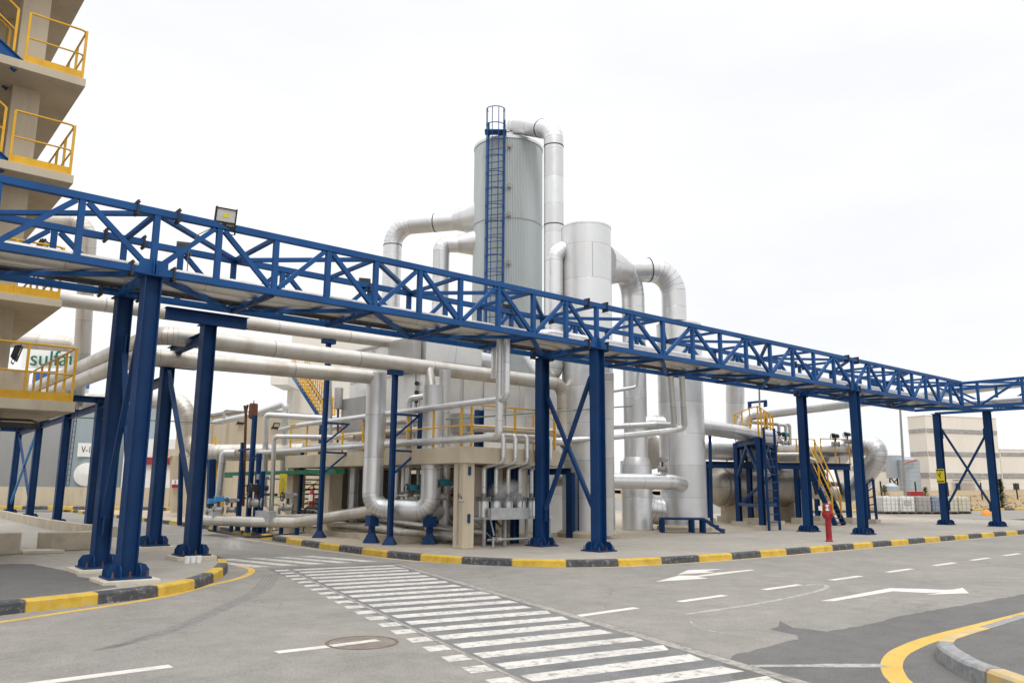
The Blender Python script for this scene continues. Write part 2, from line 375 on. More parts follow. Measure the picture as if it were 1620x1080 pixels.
def copy_thing(root, loc, label, group=None):
    r = root.copy(); COL.objects.link(r); r.location = loc; r['label'] = label
    if group: r['group'] = group
    for c in list(root.children):
        d = c.copy(); COL.objects.link(d); d.parent = r
        for g in list(c.children):
            e = g.copy(); COL.objects.link(e); e.parent = d
    return r
def text_mesh(body, size, name, mat, parent, pos, ex, ey, align='CENTER', depth=.004, xs=1.0):
    cu = bpy.data.curves.new(name, 'FONT'); cu.body = body; cu.size = size; cu.align_x = align; cu.align_y = 'CENTER'; cu.extrude = depth
    tmp = bpy.data.objects.new('tmp', cu); me = bpy.data.meshes.new_from_object(tmp); bpy.data.objects.remove(tmp); me.name = name
    ex, ey = Vector(ex).normalized(), Vector(ey).normalized(); ez = ex.cross(ey)
    m = Matrix((ex * xs, ey, ez)).transposed().to_4x4(); m.translation = Vector(pos) - ORG[parent]
    me.transform(m); me.materials.clear(); me.materials.append(M[mat])
    o = bpy.data.objects.new(name, me); COL.objects.link(o); o.parent = parent; ORG[o] = ORG[parent]; return o

# ============================================================ ground, roads, kerbs
ZR = -.15
mb = MB(); mb.flat([(-1500, -1500), (1500, -1500), (1500, 1500), (-1500, 1500)], ZR - .012); struct(mb, 'ground', 'earth')
mb = MB(); mb.flat([(-60, -60), (140, -60), (140, 75), (-60, 75)], ZR); struct(mb, 'road', 'asphalt')

def arc(c, r, a0, a1, n=10):
    return [(c[0] + r * math.cos(math.radians(a0 + (a1 - a0) * i / n)), c[1] + r * math.sin(math.radians(a0 + (a1 - a0) * i / n))) for i in range(n + 1)]
PLANT_EDGE = [(7.75, 60), (7.62, 17.6), (7.35, 13.5), (6.95, 10.2), (6.72, 7), (6.66, 4), (6.7, 2.6), (6.95, 1.2), (7.35, .2), (7.85, -.65), (8.5, -1.35), (9.45, -1.86), (10.7, -2.15), (12.1, -2.3), (14, -2.38), (20, -2.32), (30, -2.24), (46, -2.2)]
LEFT_EDGE = [(-30, -3.6), (-8, -3.05), (-3.5, -2.3), (-1.94, -1.72), (-.9, -1.45), (-.1, -1.2), (.55, -.85), (1.2, -.2), (1.8, .7), (2.35, 1.75), (2.72, 2.7), (2.92, 3.6), (3.05, 5.0), (3.25, 9), (3.4, 12.5)]
FRONT_EDGE = [(46, -10.2), (20, -10.28), (9, -10.3), (6.86, -10.34), (5.7, -10.37), (5.3, -10.42), (4.95, -10.56), (4.55, -10.85), (4.2, -11.2), (3.6, -12.2), (3.3, -14), (3.2, -40)]
def kerb(path, w, z0, z1, mat, side=1):
    P = [Vector((a, b, 0)) for a, b in path]; m = MB(); L_ = 0; rows = []
    prof = [(0, z0), (0.012, z1 - .03), (.035, z1 - .006), (.06, z1), (w, z1), (w, z0)]
    for i in range(len(P)):
        d = (P[min(i + 1, len(P) - 1)] - P[max(i - 1, 0)]).normalized(); nr = Vector((-d.y, d.x, 0)) * side
        if i: L_ += (P[i] - P[i - 1]).length
        rows.append(([P[i] + nr * a + Vector((0, 0, b)) for a, b in prof], L_))
    for (r0, l0), (r1, l1) in zip(rows, rows[1:]):
        for k in range(len(prof) - 1):
            m.add([r0[k], r0[k + 1], r1[k + 1], r1[k]], [(0, 1, 2, 3)], False, [[(0, l0), (1, l0), (1, l1), (0, l1)]])
    return m
def smooth(path, n=4):
    o = []
    P = [path[0]] + list(path) + [path[-1]]
    for i in range(1, len(P) - 2):
        for k in range(n):
            t = k / n; a, b, c, d = P[i - 1], P[i], P[i + 1], P[i + 2]
            o.append(tuple(.5 * (2 * b[j] + (c[j] - a[j]) * t + (2 * a[j] - 5 * b[j] + 4 * c[j] - d[j]) * t * t + (3 * b[j] - a[j] - 3 * c[j] + d[j]) * t ** 3) for j in (0, 1)))
    return o + [tuple(path[-1])]
PE, LE, FE = smooth(PLANT_EDGE), smooth(LEFT_EDGE), smooth(FRONT_EDGE)
struct(kerb(PE, .16, ZR - .02, .004, 'kerb', 1), 'kerb', 'kerb')
struct(kerb(LE, .2, ZR - .02, .012, 'kerb_corner', 1), 'kerb', 'kerb_corner')
struct(kerb(FE, .17, ZR - .02, .0, 'kerb', 1), 'kerb', 'kerb_grey')
def inset(path, d):
    P = [Vector((a, b)) for a, b in path]; o = []
    for i in range(len(P)):
        t = (P[min(i + 1, len(P) - 1)] - P[max(i - 1, 0)]).normalized(); o.append((P[i].x - t.y * d, P[i].y + t.x * d))
    return o
mb = MB(); mb.slab(inset(PE, .14) + [(46, 60)], ZR - .01, -.004); struct(mb, 'pavement', 'concrete')
mb = MB(); mb.slab(inset(LE, .18) + [(-30, 12.5)], ZR - .01, -.004); struct(mb, 'pavement', 'concrete')
mb = MB(); mb.slab(inset(FE, .15) + [(46, -40)], ZR - .01, -.006); struct(mb, 'pavement', 'asphalt_dark')
# dusty strip beside the plant, wet-looking apron in front of it
mb = MB(); mb.flat([(7.75, 40), (7.6, 16), (7.1, 11), (6.95, 7), (6.95, 4.2), (7.2, 3.0), (8.6, 2.35), (9.6, 2.5), (14.5, 3.35), (21, 3.6), (30, 3.5), (34, 5.5), (34, 30), (8.5, 40)], -.0032); struct(mb, 'pavement', 'concrete_warm')
mb = MB(); mb.flat([(33.5, 4.0), (35.2, 3.2), (40, 3.0), (43.5, 5.2), (45, 9.5), (40, 13), (35, 10), (33.8, 6)], -.002); struct(mb, 'gravel_patch', 'gravel')
mb = MB(); mb.flat([(44, 3), (140, -10), (140, 75), (34, 75), (40, 14), (46.5, 9)], -.0); struct(mb, 'yard', 'asphalt')
# dark asphalt patch on the left pavement
def rough(P, a=.03, step=.16):
    r = random.Random(len(P)); o = []
    for i in range(len(P)):
        p, q = Vector(P[i]), Vector(P[(i + 1) % len(P)]); n = max(1, min(60, int((q - p).length / step))); nr = Vector((-(q - p).y, (q - p).x)).normalized()
        for k in range(n): o.append(tuple(p.lerp(q, k / n) + nr * r.uniform(-a, a)))
    return o
mb = MB(); mb.flat(rough([(-6, 4.6), (-2.4, 4.45), (-.9, 4.35), (-.62, 4.1), (-.5, 3.2), (-.36, 2.2), (-.42, 1.2), (-.18, -.2), (-.3, -.72), (-.9, -1.1), (-2.2, -1.45), (-6, -2.6)], .02), -.003); struct(mb, 'asphalt_patch', 'asphalt_dark')
# newer asphalt bottom right
mb = MB(); mb.flat(rough([(2.62, -9.75), (3.05, -9.32), (3.6, -9.12), (4.3, -9.1), (4.86, -9.06), (5.1, -8.92), (5.2, -8.5), (5.65, -8.35), (5.9, -8.2), (5.5, -8.6), (5.6, -9.0), (6.3, -9.05), (7.47, -9.0), (9, -9.05), (10.2, -9.11), (14, -9.3), (30, -9.4), (46, -9.4), (46, -10.3), (9, -10.35), (5.3, -10.5), (4.2, -11.3), (3.3, -14), (3.2, -40), (1.5, -40), (1.6, -13)], .025), ZR + .001); struct(mb, 'asphalt_patch', 'asphalt_dark')
# ---- markings
def mark(name, mat, polys=(), strips=(), z=ZR + .0014):
    m = MB()
    for p in polys: m.flat(p, z)
    for p, w in strips: m.strip(p, w, z)
    return struct(m, name, mat)
# zebra crossing on its own worn asphalt band
A0, A1 = Vector((3.62, 1.75)), Vector((.35, -11.5)); B0, B1 = Vector((5.95, 1.35)), Vector((2.45, -11.9))
mb = MB(); mb.flat([(3.3, 2.1), (6.2, 1.6), tuple(B1 + Vector((.15, 0))), tuple(A1 + Vector((.12, 0)))], ZR + .0006); struct(mb, 'zebra_crossing', 'cross')
Ld = (A1 - A0).length; polys = []
N = 25; rnd = random.Random(3)
for i in range(N):
    t = (i + .25) / N; w = .27 / Ld
    a, b = A0.lerp(A1, t), A0.lerp(A1, t + w); c, d = B0.lerp(B1, t + w + rnd.uniform(-.002, .002)), B0.lerp(B1, t + rnd.uniform(-.002, .002))
    e = (d - a) * .03
    polys.append([tuple(a + e), tuple(b + e), tuple(c - e * rnd.uniform(.5, 2.5)), tuple(d - e * rnd.uniform(.5, 2.5))])
    ex = (d - a).normalized()
    polys.append([tuple(a - ex * .05), tuple(a - ex * .30), tuple(b - ex * .31), tuple(b - ex * .05)])
mark('road_marking', 'mark_worn', polys)
mark('road_marking', 'mark_edge', [], [([tuple(A0 - Vector((.02, 0))), tuple(A1 - Vector((.02, 0)))], .05), ([tuple(B0 + Vector((.05, 0))), tuple(B1 + Vector((.05, 0)))], .16)], ZR + .0021)
mark('road_marking', 'mark_worn', [[(3.25 + .62 * k, 4.75 - .12 * k), (3.6 + .62 * k, 4.7 - .12 * k), (4.15 + .62 * k, 2.35 - .05 * k), (3.8 + .62 * k, 2.4 - .05 * k)] for k in range(-1, 4)])
# lane lines
polys = [[(x, -6.24 + .026 * (x - 4)), (x + 1.2, -6.24 + .026 * (x - 2.8)), (x + 1.2, -6.38 + .026 * (x - 2.8)), (x, -6.38 + .026 * (x - 4))] for x in (4.05, 6.25, 8.6, 10.95, 13.35, 15.75, 18.0, 20.3, 22.6, 25, 27.4, 29.8, 32.2)]
polys += [[(-.14, -6.06), (.4, -6.10), (1.08, -6.13), (1.08, -6.25), (.4, -6.24), (-.14, -6.2)], [(-2.5, -6.05), (-1.19, -6.05), (-1.19, -6.2), (-2.5, -6.2)], [(-5.2, -6.05), (-3.8, -6.05), (-3.8, -6.2), (-5.2, -6.2)]]
mark('road_marking', 'mark_white', polys)
# arrows
mark('road_marking', 'mark_white', [[(8.009, -4.305), (9.294, -4.538), (9.343, -4.239), (9.913, -4.267), (11.429, -4.150), (11.449, -4.031), (10.333, -4.005), (9.509, -4.092), (9.255, -3.869)], [(9.356, -3.746), (9.843, -3.817), (10.332, -3.921), (10.418, -3.643), (11.102, -3.603), (10.251, -3.306)],
                                     [(8.079, -7.527), (8.227, -7.662), (10.244, -7.642), (10.444, -8.079), (10.764, -8.230), (10.206, -8.182), (11.007, -8.553), (11.742, -8.172), (11.367, -8.173), (11.147, -8.102), (11.000, -7.811), (10.618, -7.406)]])
mark('road_marking', 'mark_scuff', [], [(smooth([(5.3, -7.1), (7.1, -7.1), (8.6, -6.95), (9.6, -6.75), (10.1, -6.5), (10.05, -6.3), (9.8, -6.28)]), .09)])
mark('road_marking', 'mark_scuff', [], [(smooth([(3.2, -9.55), (3.8, -10.0), (4.25, -10.35)]), [.1] * 4 + [.16] * 5), (smooth([(4.5, -8.4), (4.55, -7.9), (4.9, -7.5)]), .03), (smooth([(6.1, -10.9), (5.6, -10.7), (5.2, -10.75)]), .2)], ZR + .0021)
mark('road_marking', 'mark_yellow', [], [(smooth([(46, -9.92), (20, -9.95), (9.2, -10.0), (6.4, -10.0), (5.4, -10.08), (4.75, -10.22), (4.1, -10.5), (3.55, -10.9), (3.1, -11.6), (2.85, -13), (2.8, -40)]), .2)])
mark('road_marking', 'mark_yellow', [], [(smooth([(-30, -4.1), (-8, -3.5), (-3.4, -2.75), (-2.04, -2.3), (-1.25, -1.92), (-.35, -1.5), (.5, -.92), (1.34, -.08), (2.1, .6), (2.62, 1.3), (2.95, 2.0), (3.05, 2.5), (2.98, 2.85)]), .13)])
mark('road_marking', 'mark_pale', [], [(smooth([(6.5, 12), (6.45, 6), (6.6, 2.4), (7.05, .95), (7.9, -.6), (8.6, -1.45), (9.5, -1.95), (10.8, -2.2), (12.2, -2.36), (14, -2.44), (20, -2.42), (30, -2.36), (46, -2.3)]), .11)])
for k in range(5):
    mark('tyre_mark', 'tyre', [], [(smooth([(-1.6 + .05 * k, -4.9), (-.74 + .055 * k, -4.2), (.6 + .06 * k, -2.6), (1.5 + .07 * k, -1.4), (2.3 + .07 * k, 0), (2.8 + .07 * k, 1.0)]), .035)], ZR + .0007)
# manhole
mh = thing('manhole_cover', 'rusty round manhole cover in the asphalt with a white line painted over it', 'manhole cover', (.82, -6.2, ZR))
MB().lathe((.82, -6.2, ZR), [(.40, .0005), (.40, .004), (.365, .004), (.365, .002)], 32, smooth=False).build('frame', paint('manhole_rim', (.16, .12, .09), .85, 0, .3, 6), mh)
mb = MB(); mb.lathe((.82, -6.2, ZR), [(.36, .0005), (.36, .0025), (.001, .0025)], 32, smooth=False)
for r in (.1, .17, .24, .31): mb.lathe((.82, -6.2, ZR), [(r, .002), (r, .005), (r + .015, .005), (r + .015, .002)], 28, smooth=False)
mb.build('lid', M['_man'] if '_man' in M else paint('manhole_iron', (.225, .2, .175), .85, 0, .2, 6, (.2, .13, .08), .5), mh)
MB().box2((.45, -6.26, ZR + .0055), (1.02, -6.13, ZR + .0062)).build('paint_line', 'mark_worn', mh)

# ============================================================ blue pipe bridge
ZB, ZT, WY = 5.159, 6.231, 2.145
def nx(i):
    if i < 0: return 1.19 * i
    if i <= 10: return 1.1 * i
    if i <= 20: return 11 + 1.3386 * (i - 10)
    return 24.386 + 1.2069 * (i - 20)
def h_column(parent, x, y, z1, z0=0.0, s=.28, flange_x=True, base=.64):
    up = (1, 0, 0) if flange_x else (0, 1, 0)
    c = MB(); c.beam((x, y, z0 + .03), (x, y, z1), s, s, .018, .012, up); c.box((x, y, z1 - .012), (s + .1, s + .1, .024)); col_ = c.build('column', 'blue_col', parent)
    p = MB(); p.box((x, y, z0 + .015), (base, base, .03))
    h = .2
    for k in (-1, 1):
        pts = [(-base / 2, 0), (base / 2, 0), (base / 2, h * .55), (base / 2 - .07, h * .9), (base / 2 - .12, h), (-base / 2 + .12, h), (-base / 2 + .07, h * .9), (-base / 2, h * .55)]
        a = Vector((1, 0, 0)) if not flange_x else Vector((0, 1, 0)); n = Vector((a.y, a.x, 0))
        o = Vector((x, y, z0 + .03)) + n * (k * (s / 2 + .011)) - a.cross(Vector((0, 0, 1))) * .008
        p.prism(pts, o, a, (0, 0, 1), .016)
        for q in (-.13, .13, 0):
            w = base / 2 - s / 2 - .02
            o2 = Vector((x, y, z0 + .03)) + n * (k * (s / 2 + .02)) + a * q
            p.prism([(0, 0), (w, 0), (w, h * .5), (w * .6, h * .95), (0, h)], o2 - a * .007, n * k, (0, 0, 1), .014)
    p.build('base_plate', 'blue_col', col_)
    for ax in (-1, 0, 1):
        for ay in (-1, 0, 1):
            if ax or ay:
                bx, by = x + ax * (base / 2 - .06), y + ay * (base / 2 - .06)
                b = MB(); b.lathe((bx, by, z0 + .03), [(.024, 0), (.024, .03), (.013, .03), (.013, .09)], 6, smooth=False); b.build('anchor_bolt', 'rust', col_)
    return col_
def portal(name_label, x, ys, brace, plinth=0.0, tops=True, xs=None):
    t = thing('portal_frame', name_label, 'steel frame', (x, WY / 2, 0), 'portal frames carrying the pipe bridge')
    xs = xs or [x, x]
    for xx, y in zip(xs, ys): h_column(t, xx, y, ZB - .085, plinth)
    if plinth:
        for xx, y in zip(xs, ys):
            MB().box((xx, y, plinth / 2 - .01), (.86, .86, plinth + .02)).build('plinth', 'plinth', t, .012)
    if tops:
        for y in ys:
            m = MB()
            m.bar((x - .33, y, ZB), (x + .33, y, ZB), .12, .12); m.bar((x, y, ZB + .05), (x, y, ZT - .05), .1)
            m.prism([(-.24, 0), (.24, 0), (.24, .24), (.2, .27), (-.2, .27), (-.24, .24)], (x, y - .056, ZB - .07), (1, 0, 0), (0, 0, 1), -.012)
            for k in (-1, 1): m.prism([(0, -.07), (0, .24), (-.09, .1), (-.09, -.07)], (x + k * .02, y - .06, ZB), (0, 1, 0), (0, 0, 1), .012)
            m.bar((x - .33, y, ZT), (x + .33, y, ZT), .12, .12)
            hj = m.build('head_joint', 'blue', t)
            for z in (ZB, ZT):
                for k in (-1, 1):
                    f = MB(); f.box((x + k * .345, y, z), (.03, .2, .26)); 
                    for a in (-.075, .075):
                        for b in (-.1, .1): f.cyl((x + k * .345 - .035, y + a, z + b), (x + k * .345 + .035, y + a, z + b), .014, 6)
                    f.build('bolted_flange', 'dark', hj)
        m = MB(); m.bar((x, ys[0], ZB - .02), (x, ys[1], ZB - .02), .1, .12); m.build('cross_beam', 'blue', t); MB().bar((x, .07, ZT - .01), (x, WY - .07, ZT - .01), .08).build('cross_beam', 'blue', t)
    if brace:
        y0, y1 = ys; m = MB()
        for (a, za), (b, zb_) in (((y0, .75), (y1, ZB - 1.0)), ((y0, ZB - 1.0), (y1, .75))):
            s_ = .15 if b > a else -.15; x0, x1 = (xs[0], xs[1])
            m2 = MB(); dx = .045 if za < 2 else -.045
            m2.bar((x0 + dx, a + s_ * 1.2, za + .2), (x1 + dx, b - s_ * 1.2, zb_ + (.2 if za > 2 else -.2) * 1), .09, .09)
            m2.build('brace', 'blue_col', t)
            for (yy, zz, kk) in ((a, za, 1), (b, zb_, -1)):
                g = MB(); g.box(((x0 if yy == a else x1) + dx, yy + kk * s_ * 1.1, zz + (.1 if zz < 2 else -.05)), (.02, .16, .42)); g.build('gusset_plate', 'blue_col', t)
    return t
portal('braced portal of two blue columns on plinths at the left kerb, nearest of the bridge', 0.0, (0.0, 2.05), True, .05, True, [0.0, .09])
portal('braced blue portal near the middle of the bridge with bolted column feet', nx(10), (0.0, 2.1), True)
portal('unbraced blue portal behind the red hydrant', nx(20), (0.0, 2.1), False)
portal('braced blue portal under the right-hand bend carrying a yellow warning sign', 35.8, (1.82, -.26), True, 0, False, [35.71, 35.94])

def truss_span(label, i0, i1, first, last):
    """bridge section between two portals, nodes i0..i1"""
    t = thing('truss_span', label, 'truss bridge', (nx((i0 + i1) / 2), WY / 2, ZB), 'blue truss sections of the pipe bridge')
    xa = nx(i0) + (.36 if first else 0); xb = nx(i1) - (.36 if last else 0)
    for y in (0, WY):
        for z, nm in ((ZB, 'bottom_chord'), (ZT, 'top_chord')):
            MB().bar((xa, y, z), (xb, y, z), .12, .12).build(nm, 'blue', t)
        for i in range(i0, i1 + 1):
            x = nx(i)
            if i in (i0, i1) and ((i == i0 and first) or (i == i1 and last)): pass
            else: MB().bar((x, y, ZB + .061), (x, y, ZT - .061), .098).build('post', 'blue', t)
            if i < i1:
                x2 = nx(i + 1); up = i % 2 == 0
                p, q = ((x, ZB), (x2, ZT)) if up else ((x, ZT), (x2, ZB))
                d = Vector((q[0] - p[0], 0, q[1] - p[1])).normalized()
                P, Q = Vector((p[0], y, p[1])) + d * .12, Vector((q[0], y, q[1])) - d * .12
                MB().bar(P, Q, .086, .086).build('diagonal', 'blue', t)
    for i in range(i0, i1 + 1):
        for z in (ZB, ZT):
            zz = z - (.035 if z == ZB else .004)
            if i % 2: continue
            lst = [(i, i)] if i0 < i < i1 else []
            if i % 4 == 0: lst += [(i, i + 2), (i, i - 2)]
            for a, b in lst:
                if i0 <= a <= i1 and i0 <= b <= i1: MB().bar((nx(a), .065, zz), (nx(b), WY - .065, zz), .1 if a != b else .08, .075).build('lateral_brace' if a != b else 'cross_member', 'blue', t)
        if i % 2 == 0 and i not in (i0, i1): MB().bar((nx(i), .061, ZB - .075), (nx(i), WY - .061, ZB - .075), .09, .03).build('pipe_bearer', 'blue_dark', t)
    return t
truss_span('nearest blue truss section running out of the photo at the left, before the first portal', -4, 0, False, True)
truss_span('long blue truss section between the plinth-mounted portal and the middle portal', 0, 10, True, True)
truss_span('blue truss section between the middle portal and the portal behind the hydrant', 10, 20, True, True)
truss_span('farthest straight blue truss section, past the hydrant up to the bend', 20, 28, True, False)
# section that turns off to the right
t = thing('truss_span', 'blue truss section turning off right from the bend, over the warning sign portal', 'truss bridge', (35.4, -4, ZB), 'blue truss sections of the pipe bridge')
X1, X2 = 34.35, 36.5
ys = [1.2 - 1.75 * k for k in range(9)]
for x in (X1, X2):
    for z, nm in ((ZB, 'bottom_chord'), (ZT, 'top_chord')): MB().bar((x, 2.2, z + .004), (x, -13, z + .004), .12, .12).build(nm, 'blue', t)
    for k, y in enumerate(ys):
        if k: MB().bar((x, y, ZB + .066), (x, y, ZT - .058), .098).build('post', 'blue', t)
        if k < 8:
            a, b = (ZT, ZB) if k % 2 == 0 else (ZB, ZT); MB().bar((x, y - .1, a + (b - a) * .08), (x, ys[k + 1] + .1, b - (b - a) * .08), .086).build('diagonal', 'blue', t)
for k in range(0, 8):
    for z in (ZB, ZT): MB().bar((X1 + .07, ys[k], z), (X2 - .07, ys[k + 1], z), .08).build('lateral_brace', 'blue', t)
# sign on the portal
sg = thing('warning_sign', 'yellow warning sign with a black falling figure on the blue column at the right', 'sign', (35.565, 1.82, 1.9))
MB().box((35.565, 1.82, 2.2), (.012, .36, .64)).build('plate', 'sign_yellow', sg)
m = MB(); m.box((35.556, 1.82, 2.46), (.006, .32, .05)); m.box((35.556, 1.82, 1.95), (.006, .32, .05)); m.build('text_bars', 'black', sg)
m = MB(); m.bar((35.555, 1.92, 2.31), (35.555, 1.80, 2.09), .03, .006, (1, 0, 0)); m.bar((35.555, 1.86, 2.2), (35.555, 1.80, 2.3), .025, .006, (1, 0, 0)); m.bar((35.555, 1.85, 2.2), (35.555, 1.93, 2.28), .02, .006, (1, 0, 0)); m.lathe((35.557, 1.82, 2.335), [(.028, 0), (.028, .004)], 10, (-1, 0, 0)); m.build('symbol', 'black', sg)
# pipes lying in the bridge
def run(name, label, pts, r, mat='clad', bend=None, cat='pipe', group=None, seg=14, n=8, pitch=1.2):
    o = MB().pipe(pts, r, bend, seg, n, True, pitch).build(name, mat); return tag(o, label, cat, group)
run('bridge_pipe', 'slim silver pipe lying just inside the near lower chord of the bridge', [(-6, .40, 5.275), (33.9, .40, 5.275)], .1, 'clad_warm')
run('bridge_pipe', 'wide pale pipe along the middle of the bridge deck', [(-6, .9, 5.30), (34.0, .9, 5.30)], .13, 'clad_warm')
run('bridge_pipe', 'far silver pipe along the bridge deck beside the cable tray', [(-6, 1.36, 5.27), (34, 1.36, 5.27)], .085, 'clad_warm')
run('bridge_pipe', 'thin green pipe along the near lower chord of the bridge', [(-6, .2, 5.22), (30, .2, 5.22)], .027, 'grey_green')
run('bridge_pipe', 'thick silver pipe entering the bridge at the middle portal, visible above its lower chord', [(9.2, 1.9, 4.3), (9.2, 1.9, 5.42), (9.9, .66, 5.42), (35.0, .66, 5.42), (35.0, -13, 5.42)], .135, 'clad', .3)
run('bridge_pipe', 'second silver pipe through the right-hand bend of the bridge', [(33, .95, 5.28), (35.5, .95, 5.28), (35.5, -13, 5.28)], .1, 'clad', .3)
ct = thing('cable_tray', 'dark perforated cable tray inside the bridge', 'cable tray', (12, 1.8, ZB))
m = MB()
for y in (1.6, 1.95): m.box2((-6, y, 5.2), (33.5, y + .012, 5.27))
for i in range(120): m.box((-5.8 + .33 * i, 1.78, 5.205), (.04, .34, .01))
m.build('ladder', 'dark', ct)
m = MB(); m.tube([(-6, 1.72, 5.225), (33, 1.72, 5.225)], .02, 6); m.tube([(-6, 1.78, 5.225), (33, 1.78, 5.225)], .018, 6); m.tube([(-6, 1.84, 5.225), (33, 1.84, 5.225)], .022, 6); m.build('cables', 'hose', ct)
# flood lights on the bridge
def floodlight(label, pos, fwd, s=.3, lit=True, logo=False, group='floodlights'):
    t = thing('floodlight', label, 'floodlight', pos, group); f = Vector(fwd).normalized(); x = f.cross(Vector((0, 0, 1))).normalized(); u = x.cross(f); P = Vector(pos)
    R = Matrix((x, u, -f)).transposed()
    m = MB(); m.box(P - f * .03, (s, s * .95, .05), R); hs = None
    for k in range(7): m.box(P - f * .07 + x * (k - 3) * s * .13, (.012, s * .8, .04), R)
    hs = m.build('housing', 'black', t)
    m = MB(); w = s * .06
    for a, b, c, d in ((0, s * .445, s, w), (0, -s * .36, s, s * .36), (-s * .47, .05, w, s * .75), (s * .47, .05, w, s * .75)): m.box(P + f * .008 + x * a + u * b, (c, d, .03), R)
    bz = m.build('bezel', 'black', t)
    MB().box(P + f * .004 + u * s * .12, (s * .88, s * .6, .01), R).build('glass', 'lens', bz)
    MB().box(P + f * .011 + u * s * .12, (s * .3, s * .17, .008), R).build('led_chip', 'led', bz)
    m = MB(); m.bar(P - f * .03 - u * s * .3 - x * (s / 2 + .015), P - f * .03 - u * s * .75 - x * (s / 2 + .015), .03, .01); m.bar(P - f * .03 - u * s * .3 + x * (s / 2 + .015), P - f * .03 - u * s * .75 + x * (s / 2 + .015), .03, .01); m.bar(P - f * .03 - u * s * .75 - x * (s / 2), P - f * .03 - u * s * .75 + x * (s / 2), .03, .01); m.build('bracket', 'black', t)
    if logo:
        text_mesh('MAX', s * .17, 'lettering', 'grey', bz, P + f * .0245 - u * s * .33 - x * s * .24, x, u, 'CENTER', .001)
        MB().box(P + f * .0238 - u * s * .3 + x * s * .25, (s * .26, s * .035, .002), R).build('small_print', 'grey', bz)
    return t
fl = floodlight('square floodlight with yellow chip on top of the near truss chord, lettered MAX', (1.164, -0.080, 6.372), (-.12, -.95, -.28), .38, True, True)
floodlight('dark floodlight seen from behind on the far chord, near the lettered floodlight', (1.156, 2.200, 6.306), (.3, .9, -.35), .27)
floodlight('dark floodlight seen from behind on the far chord, midway along the long truss section', (5.384, 2.200, 6.276), (.3, .9, -.35), .27)
floodlight('dark floodlight seen from behind on the far chord, against the corrugated tower', (9.790, 2.200, 6.313), (.3, .9, -.35), .27)
run('cable', 'thin cable looping from the lettered floodlight down to the far chord', [(1.012, -0.020, 6.196), (0.866, 0.500, 6.121), (0.951, 1.200, 5.950), (1.081, 1.600, 5.676)], .009, 'grey', .2, 'cable')

# ============================================================ left: stair tower, pipe rack, tanks
def railing(t, pts, h=1.1, step=1.2, toe=.14, mat='yellow', r=.022, mids=1, ends=True):
    P = [Vector(p) for p in pts]
    g = MB().pipe([p + Vector((0, 0, h)) for p in P], r, .12, 8, 5).build('guard_rail', mat, t)
    for k in range(1, mids + 1): MB().pipe([p + Vector((0, 0, h * k / (mids + 1))) for p in P], r * .85, .12, 8, 5).build('mid_rail', mat, g)
    for a, b in zip(P, P[1:]):
        n = max(1, round((b - a).length / step))
        for i in range(n + (1 if b is P[-1] else 0)):
            p = a.lerp(b, i / n); MB().bar(p, p + Vector((0, 0, h)), r * 2.1).build('baluster', mat, g)
        if toe: MB().bar(a + Vector((0, 0, toe / 2 + .01)), b + Vector((0, 0, toe / 2 + .01)), .012, toe).build('toe_board', mat, g)
TX, TY = -.68, 3.67
tw = thing('stair_tower', 'cream concrete stair tower with yellow railed landings at the left edge of the photo', 'stair tower', (-3, 5.5, 0))
LEV = [(-.23, 3.153, .2), (-.66, 5.19, .15), (-.70, 7.84, .18), (-.67, 10.012, .18), (-.67, 12.6, .18), (-.67, 15.2, .18)]
for k, (x, zt, th) in enumerate(LEV):
    MB().box2((-6.5, TY, zt - th), (x, TY + 6.5, zt)).build('landing', 'cream', tw, .008)
MB().box2((-1.86, TY + .9, 0), (-1.34, TY + 1.35, 16)).build('pillar', 'cream', tw, .01)
MB().box2((-1.86, TY + 3.15, 0), (-1.34, TY + 3.6, 16)).build('pillar', 'cream', tw, .01)
MB().box2((-6.5, TY + 3.0, 0), (-2.05, TY + 3.3, 16)).build('back_wall', 'cream', tw)
for k, (x, zt, th) in enumerate(LEV[:5]):
    x0 = [-4.5, -3.2, -1.85, -1.8, -1.8][k]
    railing(tw, [(x0, TY + .06, zt), (x - .07, TY + .06, zt), (x - .07, TY + 5.2, zt)], 1.1, .9, .16)
for k in (1, 2, 3):
    z = LEV[k][1]; xs_ = -1.86
    a, b = Vector((xs_, TY + .12, z - .12)), Vector((xs_ - 3.4, TY + .12, z + 2.3))
    for dy in (0, 1.0): MB().beam(a + Vector((0, dy, 0)), b + Vector((0, dy, 0)), .3, .1, .014, .012).build('stringer', 'blue', tw)
    m = MB()
    for i in range(12): m.box(a.lerp(b, (i + .5) / 12) + Vector((0, .5, .1)), (.26, .92, .03))
    m.build('treads', 'dark', tw)
    for dy in (0, 1.0): railing(tw, [a + Vector((-.15, dy, .3)), b + Vector((0, dy, .3))], .95, .9, 0)
MB().box2((-1.95, TY + .55, 3.153), (-1.0, TY + 1.4, 3.75)).build('cabinet', 'cream', tw, .01)
floodlight('dark floodlight with conduit on the lowest landing behind its yellow rail', (-1.25, TY + .5, 4.1), (.95, -.25, -.25), .3)
floodlight('floodlight on the second landing, seen through the nearest truss section', (-1.05, TY + .35, 6.3), (.85, -.4, -.4), .3)
ctl = thing('cable_tray', 'dark cable trays slung below the lowest cream landing', 'cable tray', (-1.2, TY + 1, 2.7))
m = MB()
for y in (.4, .7): m.box2((-3, TY + y, 2.62), (-.75, TY + y + .02, 2.72))
for i in range(9): m.box((-2.8 + .25 * i, TY + .55, 2.64), (.04, .3, .015))
m.build('ladder', 'dark', ctl)
m = MB(); m.pipe([(-3, TY + .5, 2.75), (-.9, TY + .5, 2.78), (-.6, TY + 1.5, 2.8)], .025, .2, 8); m.build('cables', 'hose', ctl)
